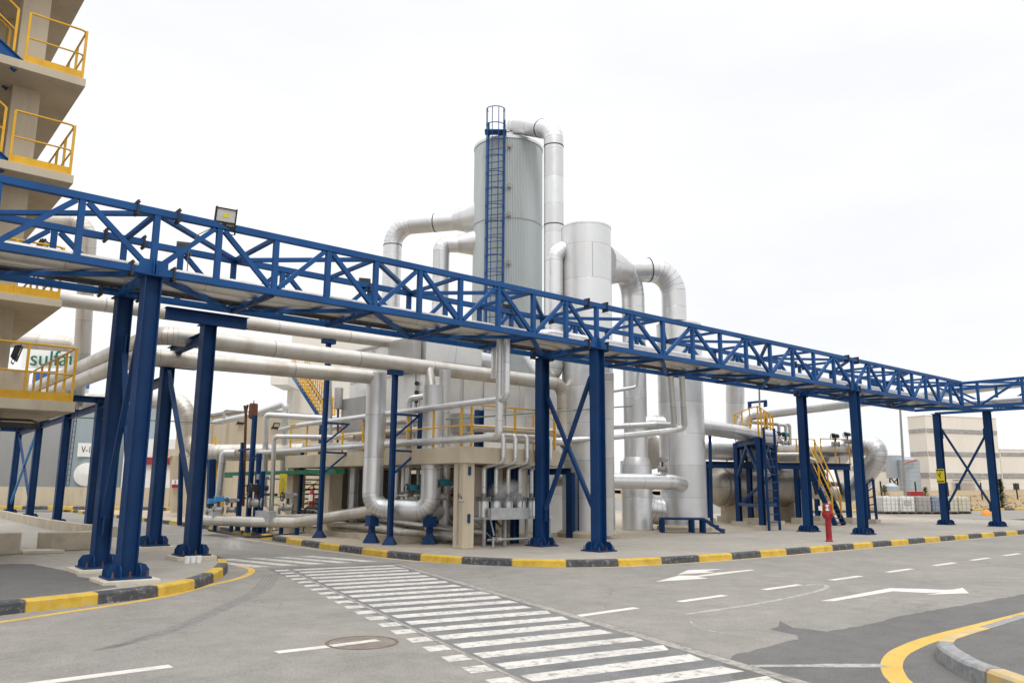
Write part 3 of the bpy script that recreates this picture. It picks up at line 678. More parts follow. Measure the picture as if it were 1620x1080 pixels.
MB().box2((-1.62, TY + .2, 0), (-1.5, TY + .3, 2.75)).build('post', 'dark', ctl)

# low walls on the left
b1 = MB(); b1.slab([(-2.6, 6.15), (-.42, 6.75), (-.36, 7.0), (-2.6, 6.5)], 0, .46); tag(b1.build('barrier_block', 'raw', None, .02), 'low cream concrete block cut off by the left edge of the photo', 'concrete block')
b2 = MB(); b2.slab([(.06, 7.35), (.3, 7.2), (1.62, 7.3), (1.62, 7.62), (.06, 7.6)], 0, .42); tag(b2.build('barrier_block', 'raw', None, .02), 'longer low concrete block with a slanted end beside the blue plinth columns', 'concrete block')
b3 = MB(); b3.slab([(-.38, 6.6), (.45, 6.55), (.2, 7.1), (-.3, 7.25)], 0, .07); tag(b3.build('ramp_slab', 'plinth', None, .01), 'flat cream slab lying between the two low concrete blocks', 'concrete slab')
m = MB(); cw = smooth([(2.7, 34), (2.5, 27), (2.36, 20.3), (2.42, 16.5), (2.6, 14.0), (3.0, 12.2), (3.3, 11.4)])
for (a, b) in zip(cw, cw[1:]): m.bar((a[0], a[1], .14), (b[0], b[1], .14), .2, .30)
tag(m.build('retaining_wall', 'raw'), 'low curved concrete wall running past the blue rack columns at the left', 'wall')
mb = MB(); mb.flat([(-30, 12.4), (3.3, 12.4), (3.6, 44), (-30, 44)], -.01); struct(mb, 'yard', 'concrete')

# pipe rack carrying the two big pipes
rk = thing('pipe_rack', 'two blue rack columns with cross beams just behind the plinth-mounted portal', 'pipe rack', (2.2, 4.9, 0))
h_column(rk, 2.19, 3.37, 5.02, .08, .28, True, .62); MB().box((2.19, 3.37, .035), (.8, .8, .09)).build('plinth', 'plinth', rk, .01)
h_column(rk, 2.31, 6.43, 4.75, .1, .28, True, .62); MB().box((2.31, 6.43, .04), (.85, .85, .11)).build('plinth', 'plinth', rk, .01)
m = MB(); m.beam((1.25, 3.37, 5.16), (3.05, 3.37, 5.16), .26, .2); m.build('cap_beam', 'blue_col', rk)
m = MB(); m.beam((1.0, 6.4, 4.52), (3.0, 6.4, 4.52), .22, .2); m.build('cross_beam', 'blue_col', rk)
m = MB(); m.beam((2.2, 3.55, 4.78), (2.3, 6.3, 4.78), .22, .16); m.build('tie_beam', 'blue_col', rk)
m = MB(); m.bar((2.2, 3.55, 1.0), (2.3, 6.28, 4.3), .09); m.build('brace', 'blue_col', rk)
rf = thing('pipe_rack', 'row of four dark blue rack columns receding behind the curved low wall', 'pipe rack', (3.2, 25, 0))
for (x, y) in ((2.88, 15.14), (3.01, 20.68), (3.26, 27.5), (3.61, 34.88)):
    h_column(rf, x, y, 4.4, 0, .28, True, .62); m = MB(); m.beam((x - 1.7, y, 4.3), (x + .5, y, 4.3), .2, .18); m.build('cross_beam', 'blue_col', rf)
for a, b, mt in (((3.26, 27.5, .5), (3.61, 34.88, 4.2), 'blue_col'), ((3.26, 27.5, 4.2), (3.61, 34.88, .5), 'cyan')): MB().bar(a, b, .1).build('brace', mt, rf)
m = MB(); m.beam((2.31, 6.6, 4.1), (2.88, 15.0, 4.1), .2, .16); m.beam((2.88, 15.2, 4.1), (3.61, 34.8, 4.1), .2, .16); m.build('tie_beam', 'blue_dark', rf)
lad = thing('vertical_ladder', 'narrow dark cable ladder hanging beside the third rack column', 'cable ladder', (2.530, 17.365, 1.427))
m = MB(); 
for k in (-.06, .06): m.bar((2.457, 16.766, 4.236) if k < 0 else (2.524, 16.709, 4.237), (2.525, 17.360, 1.470) if k < 0 else (2.609, 17.289, 1.471), .02)
for i in range(16): m.bar(Vector((2.457, 16.766, 4.236)).lerp(Vector((2.525, 17.360, 1.470)), i / 15), Vector((2.524, 16.709, 4.237)).lerp(Vector((2.609, 17.289, 1.471)), i / 15), .015)
m.build('ladder', 'blue_dark', lad)

run('big_pipe', 'big stained pipe on blue posts, upper of the two crossing before the plant', [(1.53, 44, 4.92), (1.53, 4.77, 4.92), (14.35, 4.77, 4.88), (14.35, 4.77, 2.9), (15.0, 4.9, 2.9)], .215, 'clad_warm', .42, 'pipe', None, 22, 9, 2.4)
run('big_pipe', 'big pale pipe below the upper one, ending in an elbow over a fat riser', [(1.49, 44, 4.52), (1.49, 5.7, 4.52), (7.85, 5.68, 4.60), (7.85, 5.68, 4.3)], .20, 'clad_warm', .45, 'pipe', None, 22, 9, 2.4)
run('big_pipe', 'high grey pipe just under the far lower chord, from the stair tower to the cladding', [(-6, 8.47, 6.14), (10.9, 8.47, 6.25), (10.9, 8.47, 4.0)], .19, 'clad_warm', .5, 'pipe', None, 20, 9, 2.4)
run('riser_pipe', 'rust-stained vertical pipe with a top elbow seen through the nearest truss section', [(0.684, 15.530, 10.170), (1.839, 14.569, 10.140), (2.188, 15.296, 5.807), (2.197, 15.681, 4.140)], .26, 'clad_warm', .55, 'pipe', None, 18)
run('riser_pipe', 'pale horizontal pipe behind the lowest landing joining the rust-stained riser', [(-0.390, 19.899, 6.698), (2.391, 17.625, 6.457), (3.097, 17.320, 5.232)], .28, 'clad_warm', .5)
run('tank_pipe', 'silver pipe along the tank top with two elbows stepping down towards the plant', [(2.963, 26.732, 5.160), (6.728, 18.356, 4.803), (7.020, 18.564, 2.878), (7.545, 16.828, 2.750), (10.049, 14.712, 2.822)], .32, 'clad_warm', .75, 'pipe', None, 20)
# tanks behind
tk = thing('storage_tank', 'grey cylindrical tank behind the rack columns at the left', 'tank', tuple(Vector((3.763, 55.133, -0.066))))
MB().lathe((ORG[tk].x, ORG[tk].y, -.2), [(8.2, 0), (8.2, 7.6), (8.0, 7.7), (.01, 8.6)], 72).build('shell', M['tank_grey'] if 'tank_grey' in M else paint('tank_grey', (.36, .365, .365), .5, .4, .1, .3, (.4, .4, .4), .3, 0, True), tk)
tk2 = thing('storage_tank', 'blue-grey tank with the V-104 sign and a round manway cover', 'tank', tuple(Vector((11.725, 52.440, -0.076))))
c2 = ORG[tk2]; mb = MB(); 
prof = []
mb.lathe((c2.x, c2.y, -.2), [(4.6, 0), (4.6, 7.4), (4.4, 7.5), (.01, 8.1)], 72); mb.build('shell', 'tank_blue', tk2)
vd = Vector((-3.919 - c2.x, -14.38 - c2.y, 0)).normalized(); sx = Vector((-vd.y, vd.x, 0))
sp = Vector((c2.x, c2.y, 0)) + vd * 4.64
MB().box((sp.x - sx.x * .3, sp.y - sx.y * .3, 3.868), (2.2, .02, .95), Matrix((sx, vd * -1, Vector((0, 0, 1)))).transposed()).build('sign_plate', 'sign_white', tk2)
text_mesh('V-104', .62, 'sign_text', 'black', tk2, (sp + vd * .03 - sx * 1.18) + Vector((0, 0, 3.868)), sx, (0, 0, 1), 'LEFT', .004, .72)
m = MB(); m.lathe(sp - sx * .7 - vd * .1 + Vector((0, 0, 2.180)), [(.8, 0), (.8, .25), (.68, .28), (.01, .36)], 32, vd); m.build('manway', 'white', tk2)
bw = MB(); a, b = Vector((-8, 54.2, 0)), Vector((12.6, 38.2, 0)); bw.bar(a + Vector((0, 0, .66)), b + Vector((0, 0, .66)), .3, 1.36); tag(bw.build('bund_wall', 'cream'), 'long cream wall in front of the tanks at the left', 'wall')
d_ = (b - a).normalized(); nrm = Vector((d_.y, -d_.x, 0))
struct(kerb([tuple((a + nrm * .9)[:2]), tuple((b + nrm * .9)[:2])], .3, -.02, .2, 'kerb_far', 1), 'kerb', 'kerb_far')
kb = kerb([(11.2, 35.5), (17.0, 43.5)], .3, -.02, .2, 'kerb_far', 1); struct(kb, 'kerb', 'kerb_far')
# green lettered roof sign
sgx = Vector((.77, -.64, 0)); rs = thing('roof_sign', 'white roof sign with dark green rounded letters behind the lowest landing', 'sign', tuple(Vector((8.143, 55.503, 10.934))))
MB().box((8.271, 55.772, 11.028), (4.2, .1, 1.5), Matrix((sgx, Vector((.64, .77, 0)), Vector((0, 0, 1)))).transposed()).build('panel', 'sign_white', rs)
text_mesh('sulfat', 1.65, 'lettering', 'sign_green', rs, (8.404, 55.284, 10.937), sgx, (0, 0, 1), 'CENTER', .03)
bb = thing('blue_building', 'small building with a blue roof and dark window band under the roof sign', 'building', tuple(Vector((9.733, 57.585, 7.691))))
R_ = Matrix((sgx, Vector((.64, .77, 0)), Vector((0, 0, 1)))).transposed()
MB().box(Vector((10.239, 59.768, 7.884)) + Vector((0, 0, -.6)), (2.6, 3.0, 5.2), R_).build('wall', 'white', bb)
MB().box((9.892, 58.944, 9.806), (2.9, 3.2, 1.0), R_).build('roof', 'roof_blue', bb)
MB().box((9.453, 56.834, 9.063), (2.4, .1, .5), R_).build('window_band', 'window_dark', bb)

# ============================================================ process plant
def ring_cyl(name, label, xy, r, z0, z1, mat='clad', cat='column', seg=56, base_skirt=True, cap=True):
    t = thing(name, label, cat, (xy[0], xy[1], z0))
    m = MB(); prof = [(r, 0), (r, z1 - z0 - .06), (r * 1.012, z1 - z0 - .06), (r * 1.012, z1 - z0), (.01, z1 - z0 + .01)]
    m.lathe((xy[0], xy[1], z0), prof, seg); m.build('shell', mat, t)
    if base_skirt: MB().lathe((xy[0], xy[1], z0), [(r + .16, 0), (r + .16, .12), (r + .02, .2)], seg).build('base_ring', 'raw', t)
    return t
# ---- corrugated tower
TWX, TWY, TWR, TWZ = 18.338, 12.530, 1.55, 17.181 - .4
tt = thing('process_tower', 'tall corrugated grey-blue tower with a blue caged ladder', 'tower', (TWX, TWY, 0))
m = MB(); NR = 132; rows = []
zs = [0, 5.6, 5.62, 9.2, 9.22, 13, 13.02, TWZ - .7, TWZ - .68, TWZ]
vs = [(TWX + math.cos(2 * math.pi * j / (NR * 3)) * (TWR + (-.02 if j % 3 == 0 else .01)), TWY + math.sin(2 * math.pi * j / (NR * 3)) * (TWR + (-.02 if j % 3 == 0 else .01)), z) for z in zs for j in range(NR * 3)]
fs = [(i * NR * 3 + j, i * NR * 3 + (j + 1) % (NR * 3), (i + 1) * NR * 3 + (j + 1) % (NR * 3), (i + 1) * NR * 3 + j) for i in range(len(zs) - 1) for j in range(NR * 3)]
m.add(vs, fs, False); m.build('corrugated_shell', 'tower', tt)
MB().lathe((TWX, TWY, TWZ - .02), [(TWR + .03, -.1), (TWR + .04, .02), (TWR * .9, .14), (.8, .3), (.01, .34)], 64).build('roof', 'clad', tt)
for z in (5.61, 13.01): MB().lathe((TWX, TWY, z - .02), [(TWR + .02, 0), (TWR + .02, .04)], 64).build('seam_band', 'grey', tt)
vd = Vector((-3.92 - TWX, -14.38 - TWY, 0)).normalized(); sx = Vector((-vd.y, vd.x, 0))
def tp(off, out, z): return Vector((TWX, TWY, z)) + sx * off + vd * (math.sqrt(max(0, TWR ** 2 - off ** 2)) + out)
lo0, lo1 = -.98, -.16
LZ0, LZ1 = 3.0, 18.548 - 1.15
for lo in (lo0 + .1, lo1 - .02): MB().bar(tp(lo, .22, LZ0), tp(lo, .22, LZ1), .07, .05).build('ladder_stile', 'blue', tt)
m = MB(); z = LZ0 + .2
while z < LZ1 - 1: m.bar(tp(lo0 + .1, .22, z), tp(lo1 - .02, .22, z), .024); z += .3
m.build('ladder_rungs', 'blue', tt)
cg = MB(); cx, cr = (lo0 + lo1) / 2, .40; z = LZ0 + 2.2
def cpt(a, z): return tp(cx, .26, z) + sx * (math.sin(a) * cr) + vd * ((1 - math.cos(a)) * .5 * .75 if False else (math.cos(a) + 1) * .34)
AA = [math.radians(-125 + 250 * k / 12) for k in range(13)]
zt_ = LZ1 + .35
while z <= zt_ + .01: cg.tube([cpt(a, z) for a in AA], .02, 5); z += (zt_ - LZ0 - 2.2) / 17
for a in (-100, -60, -20, 20, 60, 100): cg.tube([cpt(math.radians(a), LZ0 + 2.2), cpt(math.radians(a), zt_)], .017, 5)
cg.build('ladder_cage', 'blue', tt)
m = MB(); m.box(tp(cx, .3, TWZ + .05), (.95, .5, .05), Matrix((sx, -vd, Vector((0, 0, 1)))).transposed()); m.build('landing', 'blue', tt)
for zz in (TWZ - .5, TWZ - 2.35, TWZ - 3.65, TWZ - 5.8):
    m = MB(); p = tp(.05, 0, zz); m.cyl(p - vd * .02, p + vd * .1, .05, 10); m.cyl(p + vd * .1, p + vd * .13, .1, 12); m.pipe([p + vd * .12, p + vd * .16 - sx * .15, p + vd * .1 - sx * .22 - Vector((0, 0, .4))], .012, .06, 6); m.build('nozzle', 'clad_dark', tt)
m = MB(); p = tp(-.9, -.3, TWZ + .1); m.bar(p, p + Vector((0, 0, .45)), .12, .08); m.build('junction_box', 'green', tt)
# ---- clad ducts around the tower
D1 = (15.175, 17.168, 10.756); D2 = (15.984, 14.330, 10.354); D3 = (17.830, 8.946, 13.699)
z1, z2 = 13.569, 12.218
def duct(name, label, pts, r, mat='clad', bend=None, cone=None, pitch=1.2, bands=()):
    t = thing(name, label, 'duct', tuple(pts[0])); MB().pipe(pts, r, bend or r * 2.6, 26, 11, True, pitch).build('run', mat, t)
    for (i, back) in bands:
        a, b = Vector(pts[i]), Vector(pts[i + 1]); d = (b - a).normalized(); p = (a if back > 0 else b) + d * back
        MB().cyl(p - d * .02, p + d * .02, r * 1.03, 26).build('joint_band', 'hose', t)
    if cone:
        (p, q, ra, rb) = cone; MB().tube([p, q], [ra, rb], 26, True, None, .8).build('reducer', mat, t)
    return t
e1 = Vector((TWX, TWY, 0)); dd = (Vector((D1[0], D1[1], 0)) - e1).normalized(); pz = Vector((0, 0, z1))
duct('clad_duct', 'silver duct leaving the tower left side highest and turning down, outermost of two', [e1 + dd * 2.5 + pz, Vector((D1[0], D1[1], z1)), Vector((D1[0], D1[1], 4.2))], .43, 'clad', .95, (e1 + dd * 1.3 + pz + Vector((0, 0, .1)), e1 + dd * 2.55 + pz, .85, .432), bands=((1, .95), (0, 1.0)))
dd = (Vector((D2[0], D2[1], 0)) - e1).normalized(); pz = Vector((0, 0, z2))
duct('clad_duct', 'silver duct on the tower left side nested below the outermost one', [e1 + dd * 2.2 + pz, Vector((D2[0], D2[1], z2)), Vector((D2[0], D2[1], 4.2))], .37, 'clad', .8, (e1 + dd * 1.3 + pz + Vector((0, 0, .1)), e1 + dd * 2.25 + pz, .62, .372), bands=())
zt3 = 16.328 - .1
duct('clad_duct', 'silver duct rising from the tower top and dropping down its right side', [(TWX - .1, TWY - .4, TWZ + .1), (TWX - .1, TWY - .4, TWZ + 1.05), (D3[0], D3[1], zt3 + .1), (D3[0], D3[1], 7.0), (18.455, 10.647, 7.058)], .41, 'clad', .85, bands=((0, .45), (1, 2.6), (2, .75), (2, 4.2)))
BX, BY = 15.162, 4.458; BZ = 10.318
bc = ring_cyl('silver_column', 'wide silver column in front, right of the corrugated tower, open duct branches on both sides', (BX, BY), .85, 0, BZ, 'clad')
zb6 = 9.581
D6 = (14.140, 4.964, 8.266); 
duct('clad_duct', 'short silver duct looping from the left of the wide column straight down beside it', [(BX - .2, BY + .2, zb6), (D6[0], D6[1], zb6 - .1), (D6[0], D6[1], 4.6), (14.339, 6.372, 6.083)], .30, 'clad', .62)
X3, Y3 = 19.687, 6.358; X4, Y4 = 21.308, 5.433
zd4 = 9.932; zd5 = 10.145
duct('clad_duct', 'silver duct with a wide cone right of the wide column, bending down nearest it', [Vector((17.586, 5.711, 9.722)), (X3, Y3, zd4), (X3, Y3, 2.2)], .45, 'clad', 1.05, (Vector((16.851, 5.559, 9.602)), Vector((18.461, 5.778, 9.699)), .85, .452))
MB().lathe((X3, Y3, 0), [(.58, 0), (.58, 2.3), (.46, 2.7)], 40).build('skirt', 'clad', bpy.data.objects['clad_duct.004'])
c4 = ring_cyl('silver_column', 'silver column with a duct elbow entering its top, beside the low blue steps', (X4, Y4), .87, 0, 7.911, 'clad')
duct('clad_duct', 'long silver duct from the wide column over to the stepped column, highest on the right', [Vector((17.819, 6.830, 9.771)), (X4 - .25, Y4, zd5), (X4 - .25, Y4, 8.021)], .48, 'clad', 1.05, bands=((0, -1.1),))
duct('clad_duct', 'fat silver riser behind the stepped column bending left at its foot', [(29.913, 8.752, 8.106), (30.439, 9.327, 3.787), (28.136, 10.005, 3.476)], .45, 'clad', .8)
run('transfer_pipe', 'thick silver pipe from behind the stepped column into the yellow railed cage', [(19.919, 6.337, 3.255), (19.823, 6.232, 4.044), (21.432, 5.170, 3.954), (26.105, 4.507, 3.647)], .30, 'clad', .4, 'pipe', None, 22)
run('transfer_pipe', 'long silver pipe crossing behind the unbraced portal to the yellow cage', [(27.262, 6.738, 3.565), (27.117, 6.579, 4.759), (33.873, 3.328, 5.780), (41.511, -0.699, 6.954)], .26, 'clad', .5, 'pipe', None, 18)
# cones / frames between columns
m = MB(); m.tube([(21.819, 7.572, 3.635), (22.393, 7.582, 2.671)], [.25, .8], 20); tag(m.build('hopper', 'clad_dark'), 'dark sloping hopper between the two silver columns', 'hopper')
# ---- platform
pf = thing('concrete_platform', 'cream concrete platform on square columns with yellow rails around its deck', 'platform', (11, 7, 0))
m = MB(); m.slab([(8.5, 12.9), (8.5, 2.5), (8.64, 2.3), (11.9, 2.36), (12.1, 2.6), (12.15, 3.6), (13.3, 3.65), (13.3, 12.9)], 2.14, 2.56); m.build('deck', 'cream', pf, .01)
MB().box2((8.58, 2.42, 0), (8.94, 2.84, 2.15)).build('pillar', 'cream', pf, .012)
for (x, y) in ((8.8, 9.86), (8.8, 12.55), (10.9, 4.2), (12.9, 9.8), (12.9, 12.6)): MB().box2((x - .24, y - .24, 0), (x + .24, y + .24, 2.15)).build('pillar', 'cream', pf, .012)
m = MB(); m.box2((8.4, 5.0, -.0), (13.4, 13.2, .16)); m.build('plinth_slab', 'raw', pf)
railing(pf, [(12.0, 3.6, 2.56), (12.0, 2.7, 2.56), (11.8, 2.45, 2.56), (8.8, 2.4, 2.56), (8.62, 2.6, 2.56), (8.62, 12.8, 2.56)], 1.1, 1.35, 0)
# boxes standing on it
def clad_box(label, a, b, name='clad_housing', mat='sheet', ribs=False, n=6):
    t = thing(name, label, 'equipment housing', ((a[0] + b[0]) / 2, (a[1] + b[1]) / 2, a[2])); m = MB()
    x0, y0, z0 = a; x1, y1, z1 = b; r = random.Random(int(x0 * 100))
    def wall(p, q):
        p, q = Vector(p), Vector(q); w = (q - p).length; nu = max(2, int(w / .35)); nv = max(2, int((z1 - z0) / .35)); nn = Vector(((q - p).y, -(q - p).x, 0)).normalized()
        vs, fs, uv = [], [], []
        for j in range(nv + 1):
            for i in range(nu + 1):
                e = 0 if i in (0, nu) or j in (0, nv) else r.uniform(-.045, .05)
                vs.append(p.lerp(q, i / nu) + Vector((0, 0, z0 + (z1 - z0) * j / nv)) + nn * e)
        for j in range(nv):
            for i in range(nu):
                k = j * (nu + 1) + i; fs.append((k, k + 1, k + nu + 2, k + nu + 1))
                uu = [(i / nu * .98 + .01, w * .5 * 0 + (z0 + (z1 - z0) * jj / nv) / 1.3) for jj in (j, j, j + 1, j + 1)]; uv.append([(i / nu * .9 + .05, uu[0][1]), ((i + 1) / nu * .9 + .05, uu[1][1]), ((i + 1) / nu * .9 + .05, uu[2][1]), (i / nu * .9 + .05, uu[3][1])])
        m.add(vs, fs, True, uv)
    wall((x0, y1, 0), (x0, y0, 0)); wall((x0, y0, 0), (x1, y0, 0)); wall((x1, y0, 0), (x1, y1, 0)); wall((x1, y1, 0), (x0, y1, 0))
    m.build('sheet_walls', mat, t)
    m2 = MB(); m2.box2((x0 - .04, y0 - .04, z1 - .03), (x1 + .04, y1 + .04, z1 + .05)); m2.build('lid', mat, t)
    if ribs:
        m3 = MB(); k = 0
        for i in range(1, n):
            x = x0 + (x1 - x0) * i / n; m3.box2((x - .015, y0 - .05, z0), (x + .015, y0 - .005, z1))
        m3.build('standing_seams', mat, t)
    return t
clad_box('tall creased aluminium housing behind the fat riser pipe', (10.0, 6.4, 2.56), (12.2, 11.2, 6.222))
clad_box('wide creased aluminium housing behind the yellow rails, in front of the tower', (10.0, 5.4, 2.56), (13.2, 6.3, 5.201))
clad_box('pale flat-topped housing between the two nested ducts and the platform', (13.5, 6.5, 0), (16.5, 11.5, 5.2))
run('top_elbow', 'short wide white elbow pipe lying on top of the aluminium housings', [(11.2, 6.8, 4.9), (11.2, 6.8, 5.738), (13.400, 7.370, 5.787)], .31, 'clad', .62, 'pipe', None, 22)
# ---- fat riser loop at the front
rz = 0.902
run('riser_loop', 'fat silver riser under the pale pipe elbow, bending along the ground to the thinner riser', [(7.85, 5.68, 4.72), (7.85, 5.68, rz), (8.45, 4.95, rz), (8.95, 4.42, rz), (8.95, 4.42, 4.34)], .285, 'clad', .5, 'pipe', None, 26, 9)
run('neck_pipe', 'short stained neck joining the thinner riser to the big upper pipe', [(8.95, 4.52, 4.3), (8.95, 4.66, 4.85)], .13, 'clad_warm')
run('riser_pipe', 'slim silver riser close behind the thinner loop leg', [(9.199, 4.221, 4.796), (9.798, 4.903, -0.237)], .16, 'clad', None, 'pipe', None, 20)
run('ground_pipe', 'fat silver pipe lying behind the front concrete column with an upturned end', [(8.5, 4.95, rz), (9.6, 4.9, rz - .02), (11.5, 4.8, rz - .05), (11.5, 4.8, 2.1)], .29, 'clad', .6, 'pipe', None, 24)
def pipe_support(label, x, y, z, w=.3):
    t = thing('pipe_support', label, 'pipe support', (x, y, 0), 'blue pipe supports')
    m = MB(); m.lathe((x, y, 0), [(w * .75, 0), (w * .75, .02), (w * .28, w * .8)], 4, smooth=False); m.build('foot', 'blue_col', t)
    MB().bar((x, y, .02), (x, y, z - .25), w * .38).build('stem', 'blue_col', t)
    m = MB(); m.box((x, y, z - .26), (w * .95, w * .95, .02)); m.box((x, y, z - .12), (w * .75, w * .75, .27)); m.build('saddle', 'blue_col', t)
    return t
pipe_support('blue pipe support under the elbow of the fat riser', 7.87, 5.68, .72, .36)
pipe_support('blue pipe support under the elbow of the thinner riser', 8.93, 4.40, .72, .36)
def pipe_post(label, x, y, z, arms=(), w=.13, cap=.42):
    t = thing('pipe_post', label, 'post', (x, y, 0), 'slim blue pipe posts')
    m = MB(); m.lathe((x, y, 0), [(.24, 0), (.24, .015), (.09, .22)], 4, smooth=False); m.build('foot', 'blue_col', t)
    MB().beam((x, y, .01), (x, y, z), w, w, .012, .01, (1, 0, 0)).build('stem', 'blue_col', t)
    if cap: MB().box((x, y, z - .06), (cap, .2, .12)).build('cap', 'blue_col', t)
    for za in arms:
        m = MB(); m.bar((x, y, za), (x + .85, y, za), .06); m.bar((x + .05, y, za - .62), (x + .78, y, za - .04), .05); m.build('bracket_arm', 'blue_col', t)
    return t
pipe_post('slim blue post carrying the big upper pipe, with two bracket arms', 7.9, 4.77, 4.70, (3.5, 2.5))
pipe_post('slim blue post carrying the high grey pipe, with two bracket arms', 7.71, 8.47, 6.05, (3.45, 2.55))
pipe_post('short slim blue post near the kerb at the green tray', 8.7, 11.97, 2.7, (), .1, 0)
# small insulated pipes on the brackets
run('insulated_pipe', 'slim silver pipe on the lower bracket arms turning up into the bridge', [(8.6, 19.2, .3), (8.6, 19.2, 2.75), (8.6, 1.02, 2.75), (8.6, 1.02, 5.2)], .095, 'clad', .16, 'pipe', None, 14, 5)
run('insulated_pipe', 'slim silver pipe on the upper bracket arms turning up into the bridge', [(9.2, 15, 3.62), (8.6, 12, 3.62), (8.6, .75, 3.66), (8.6, .75, 5.2)], .085, 'clad', .16, 'pipe', None, 14, 5)
def riser(label, pts, r, mat='clad', b=.14, grp='slim silver process pipes'): return run('process_pipe', label, pts, r, mat, b, 'pipe', grp, 12, 5)
riser('slim silver pipe with a square bend in front of the cream shed', [(7.724, 12.015, 0.025), (7.441, 11.518, 3.149), (8.990, 8.912, 3.069)], .075)
riser('slim silver downpipe left of the green tray reaching the ground pipe', [(6.677, 14.235, -0.045), (6.570, 13.695, 2.634), (6.889, 13.427, 2.637)], .12)
riser('silver pipe arching over the shed roof beside the brown silencer', [(9.588, 15.359, 1.717), (9.307, 14.908, 4.634), (9.187, 17.723, 4.365), (9.124, 21.775, 4.276)], .13)
riser('thin silver pipe along the shed roof edge', [(8.295, 18.509, 4.203), (8.252, 18.462, 4.560), (9.571, 17.377, 4.471), (9.305, 14.977, 4.347)], .055)
riser('silver pipe along the shed wall top towards the yellow rails', [(8.936, 15.465, 0.768), (8.578, 14.968, 4.155), (10.172, 13.008, 3.991), (11.229, 9.468, 3.999)], .11)
riser('silver pipe rising behind the slim blue posts with a square top', [(9.130, 5.840, 0.979), (8.798, 5.396, 4.047), (9.128, 5.106, 4.105), (9.353, 5.177, 4.128)], .085)
riser('silver pipe pair leaving the bridge left of the stepped column, left one', [(16.534, 2.081, 5.231), (17.327, 2.596, 3.594), (17.207, 3.216, 3.642), (15.377, 5.575, 3.517), (14.860, 6.292, 3.439)], .10)
riser('silver pipe pair leaving the bridge left of the stepped column, right one', [(16.814, 1.845, 5.234), (17.593, 2.392, 3.515), (17.082, 2.720, 3.380), (14.776, 3.796, 3.076), (13.413, 4.698, 2.973)], .10)
riser('thin silver pipe across the middle portal, above its X brace', [(18.758, 5.345, 5.975), (18.776, 5.504, 5.234), (16.225, 6.444, 4.690), (15.372, 7.193, 4.547)], .07)
riser('silver drop pipe from the high grey pipe down to the ground left of the silencer', [(8.705, 10.334, 5.934), (9.098, 10.700, 2.976)], .07)
for k in range(5):
    px = [800, 821, 841, 862, 884][k]
    riser('one of five identical silver pipes dropping from the platform edge to the flanged pots', [(9.8 + .42 * k, 3.0, 2.95), (9.72 + .42 * k, 2.22, 2.9), (9.72 + .42 * k, 2.22, 2.2), (9.5 + .42 * k, 2.75, 2.05), (9.5 + .42 * k, 2.75, 1.2)], .058, 'clad', .1, 'drop pipes to the flanged pots')
for k, (a, b, r) in enumerate((((9.6, 3.2, 2.85), (12.9, 3.0, 2.85), .09), ((9.6, 3.6, 3.15), (12.9, 3.4, 3.15), .11), ((9.0, 12.5, 2.9), (9.4, 4.4, 2.85), .08), ((9.3, 12.5, 3.2), (9.6, 4.6, 3.2), .1), ((9.6, 12.5, 3.55), (9.9, 4.8, 3.55), .09))):
    riser(['low pipe on the platform deck behind the front rail', 'upper pipe on the platform deck behind the front rail', 'lowest pipe along the platform edge facing the side road', 'middle pipe along the platform edge facing the side road', 'highest pipe along the platform edge facing the side road'][k], [a, b], r, 'clad_warm')
for (x, y) in ((9.2, 5.3), (9.2, 8.4), (9.2, 11.5), (10.2, 3.9)): tag(MB().beam((x, y, 2.56), (x, y, 3.7), .2, .2).build('pipe_stanchion', 'blue_col'), 'one of four short blue stanchions standing on the platform deck among pipes', 'stanchion', 'short blue stanchions on the platform deck')
# things under the platform
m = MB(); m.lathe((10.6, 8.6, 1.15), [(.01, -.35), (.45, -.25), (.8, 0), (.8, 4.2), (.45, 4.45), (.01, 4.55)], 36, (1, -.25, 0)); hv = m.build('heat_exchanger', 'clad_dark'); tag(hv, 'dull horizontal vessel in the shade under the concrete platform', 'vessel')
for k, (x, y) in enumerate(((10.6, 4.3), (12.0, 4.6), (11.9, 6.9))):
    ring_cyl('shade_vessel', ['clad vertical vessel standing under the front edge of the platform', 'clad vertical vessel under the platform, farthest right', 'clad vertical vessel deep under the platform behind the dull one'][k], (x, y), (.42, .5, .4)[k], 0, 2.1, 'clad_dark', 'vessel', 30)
wl = MB(); wl.box2((10.2, 12.75, 0), (13.2, 12.9, 2.14)); tag(wl.build('rear_wall', 'grey'), 'rear wall closing off the space under the platform, greyed to deepen the shade', 'wall')  # wall coloured grey so the space below the deck looks more deeply shaded
for k in range(3): tag(MB().beam((10.2 + .85 * k, 3.3, 0), (10.2 + .85 * k, 3.3, 2.1), .18, .18).build('steel_post', 'blue_col'), 'one of three blue steel posts in the shade under the platform front', 'post', 'blue posts under the platform front')
for k, (px_, d_, r_) in enumerate(((0, 0, .07), (1, 0, .12), (2, 0, .06), (3, 0, .16), (4, 0, .05), (5, 0, .1))):
    a, b = [((9.493, 7.000, -0.169), (9.358, 6.824, 2.179)), ((9.947, 7.285, -0.203), (9.809, 7.106, 2.193)), ((10.163, 6.837, -0.185), (10.012, 6.671, 2.191)), ((9.507, 9.654, -0.322), (9.345, 9.477, 2.220)), ((10.750, 4.611, -0.082), (10.606, 4.454, 2.170)), ((10.785, 4.181, -0.059), (10.644, 4.027, 2.164))][k]
    riser(['thin silver pipe standing in the shade between the two loop legs, leftmost', 'silver pipe standing in the shade between the loop legs, second from left', 'thin silver pipe standing close left of the thinner loop leg in the shade', 'fat silver pipe standing in the shade left of the fat riser', 'thin silver pipe standing in the shade right of the front pillar', 'silver pipe in the shade right of the front pillar, nearer the drop pipes'][k], [(b[0], b[1], .1), b], r_, 'clad')
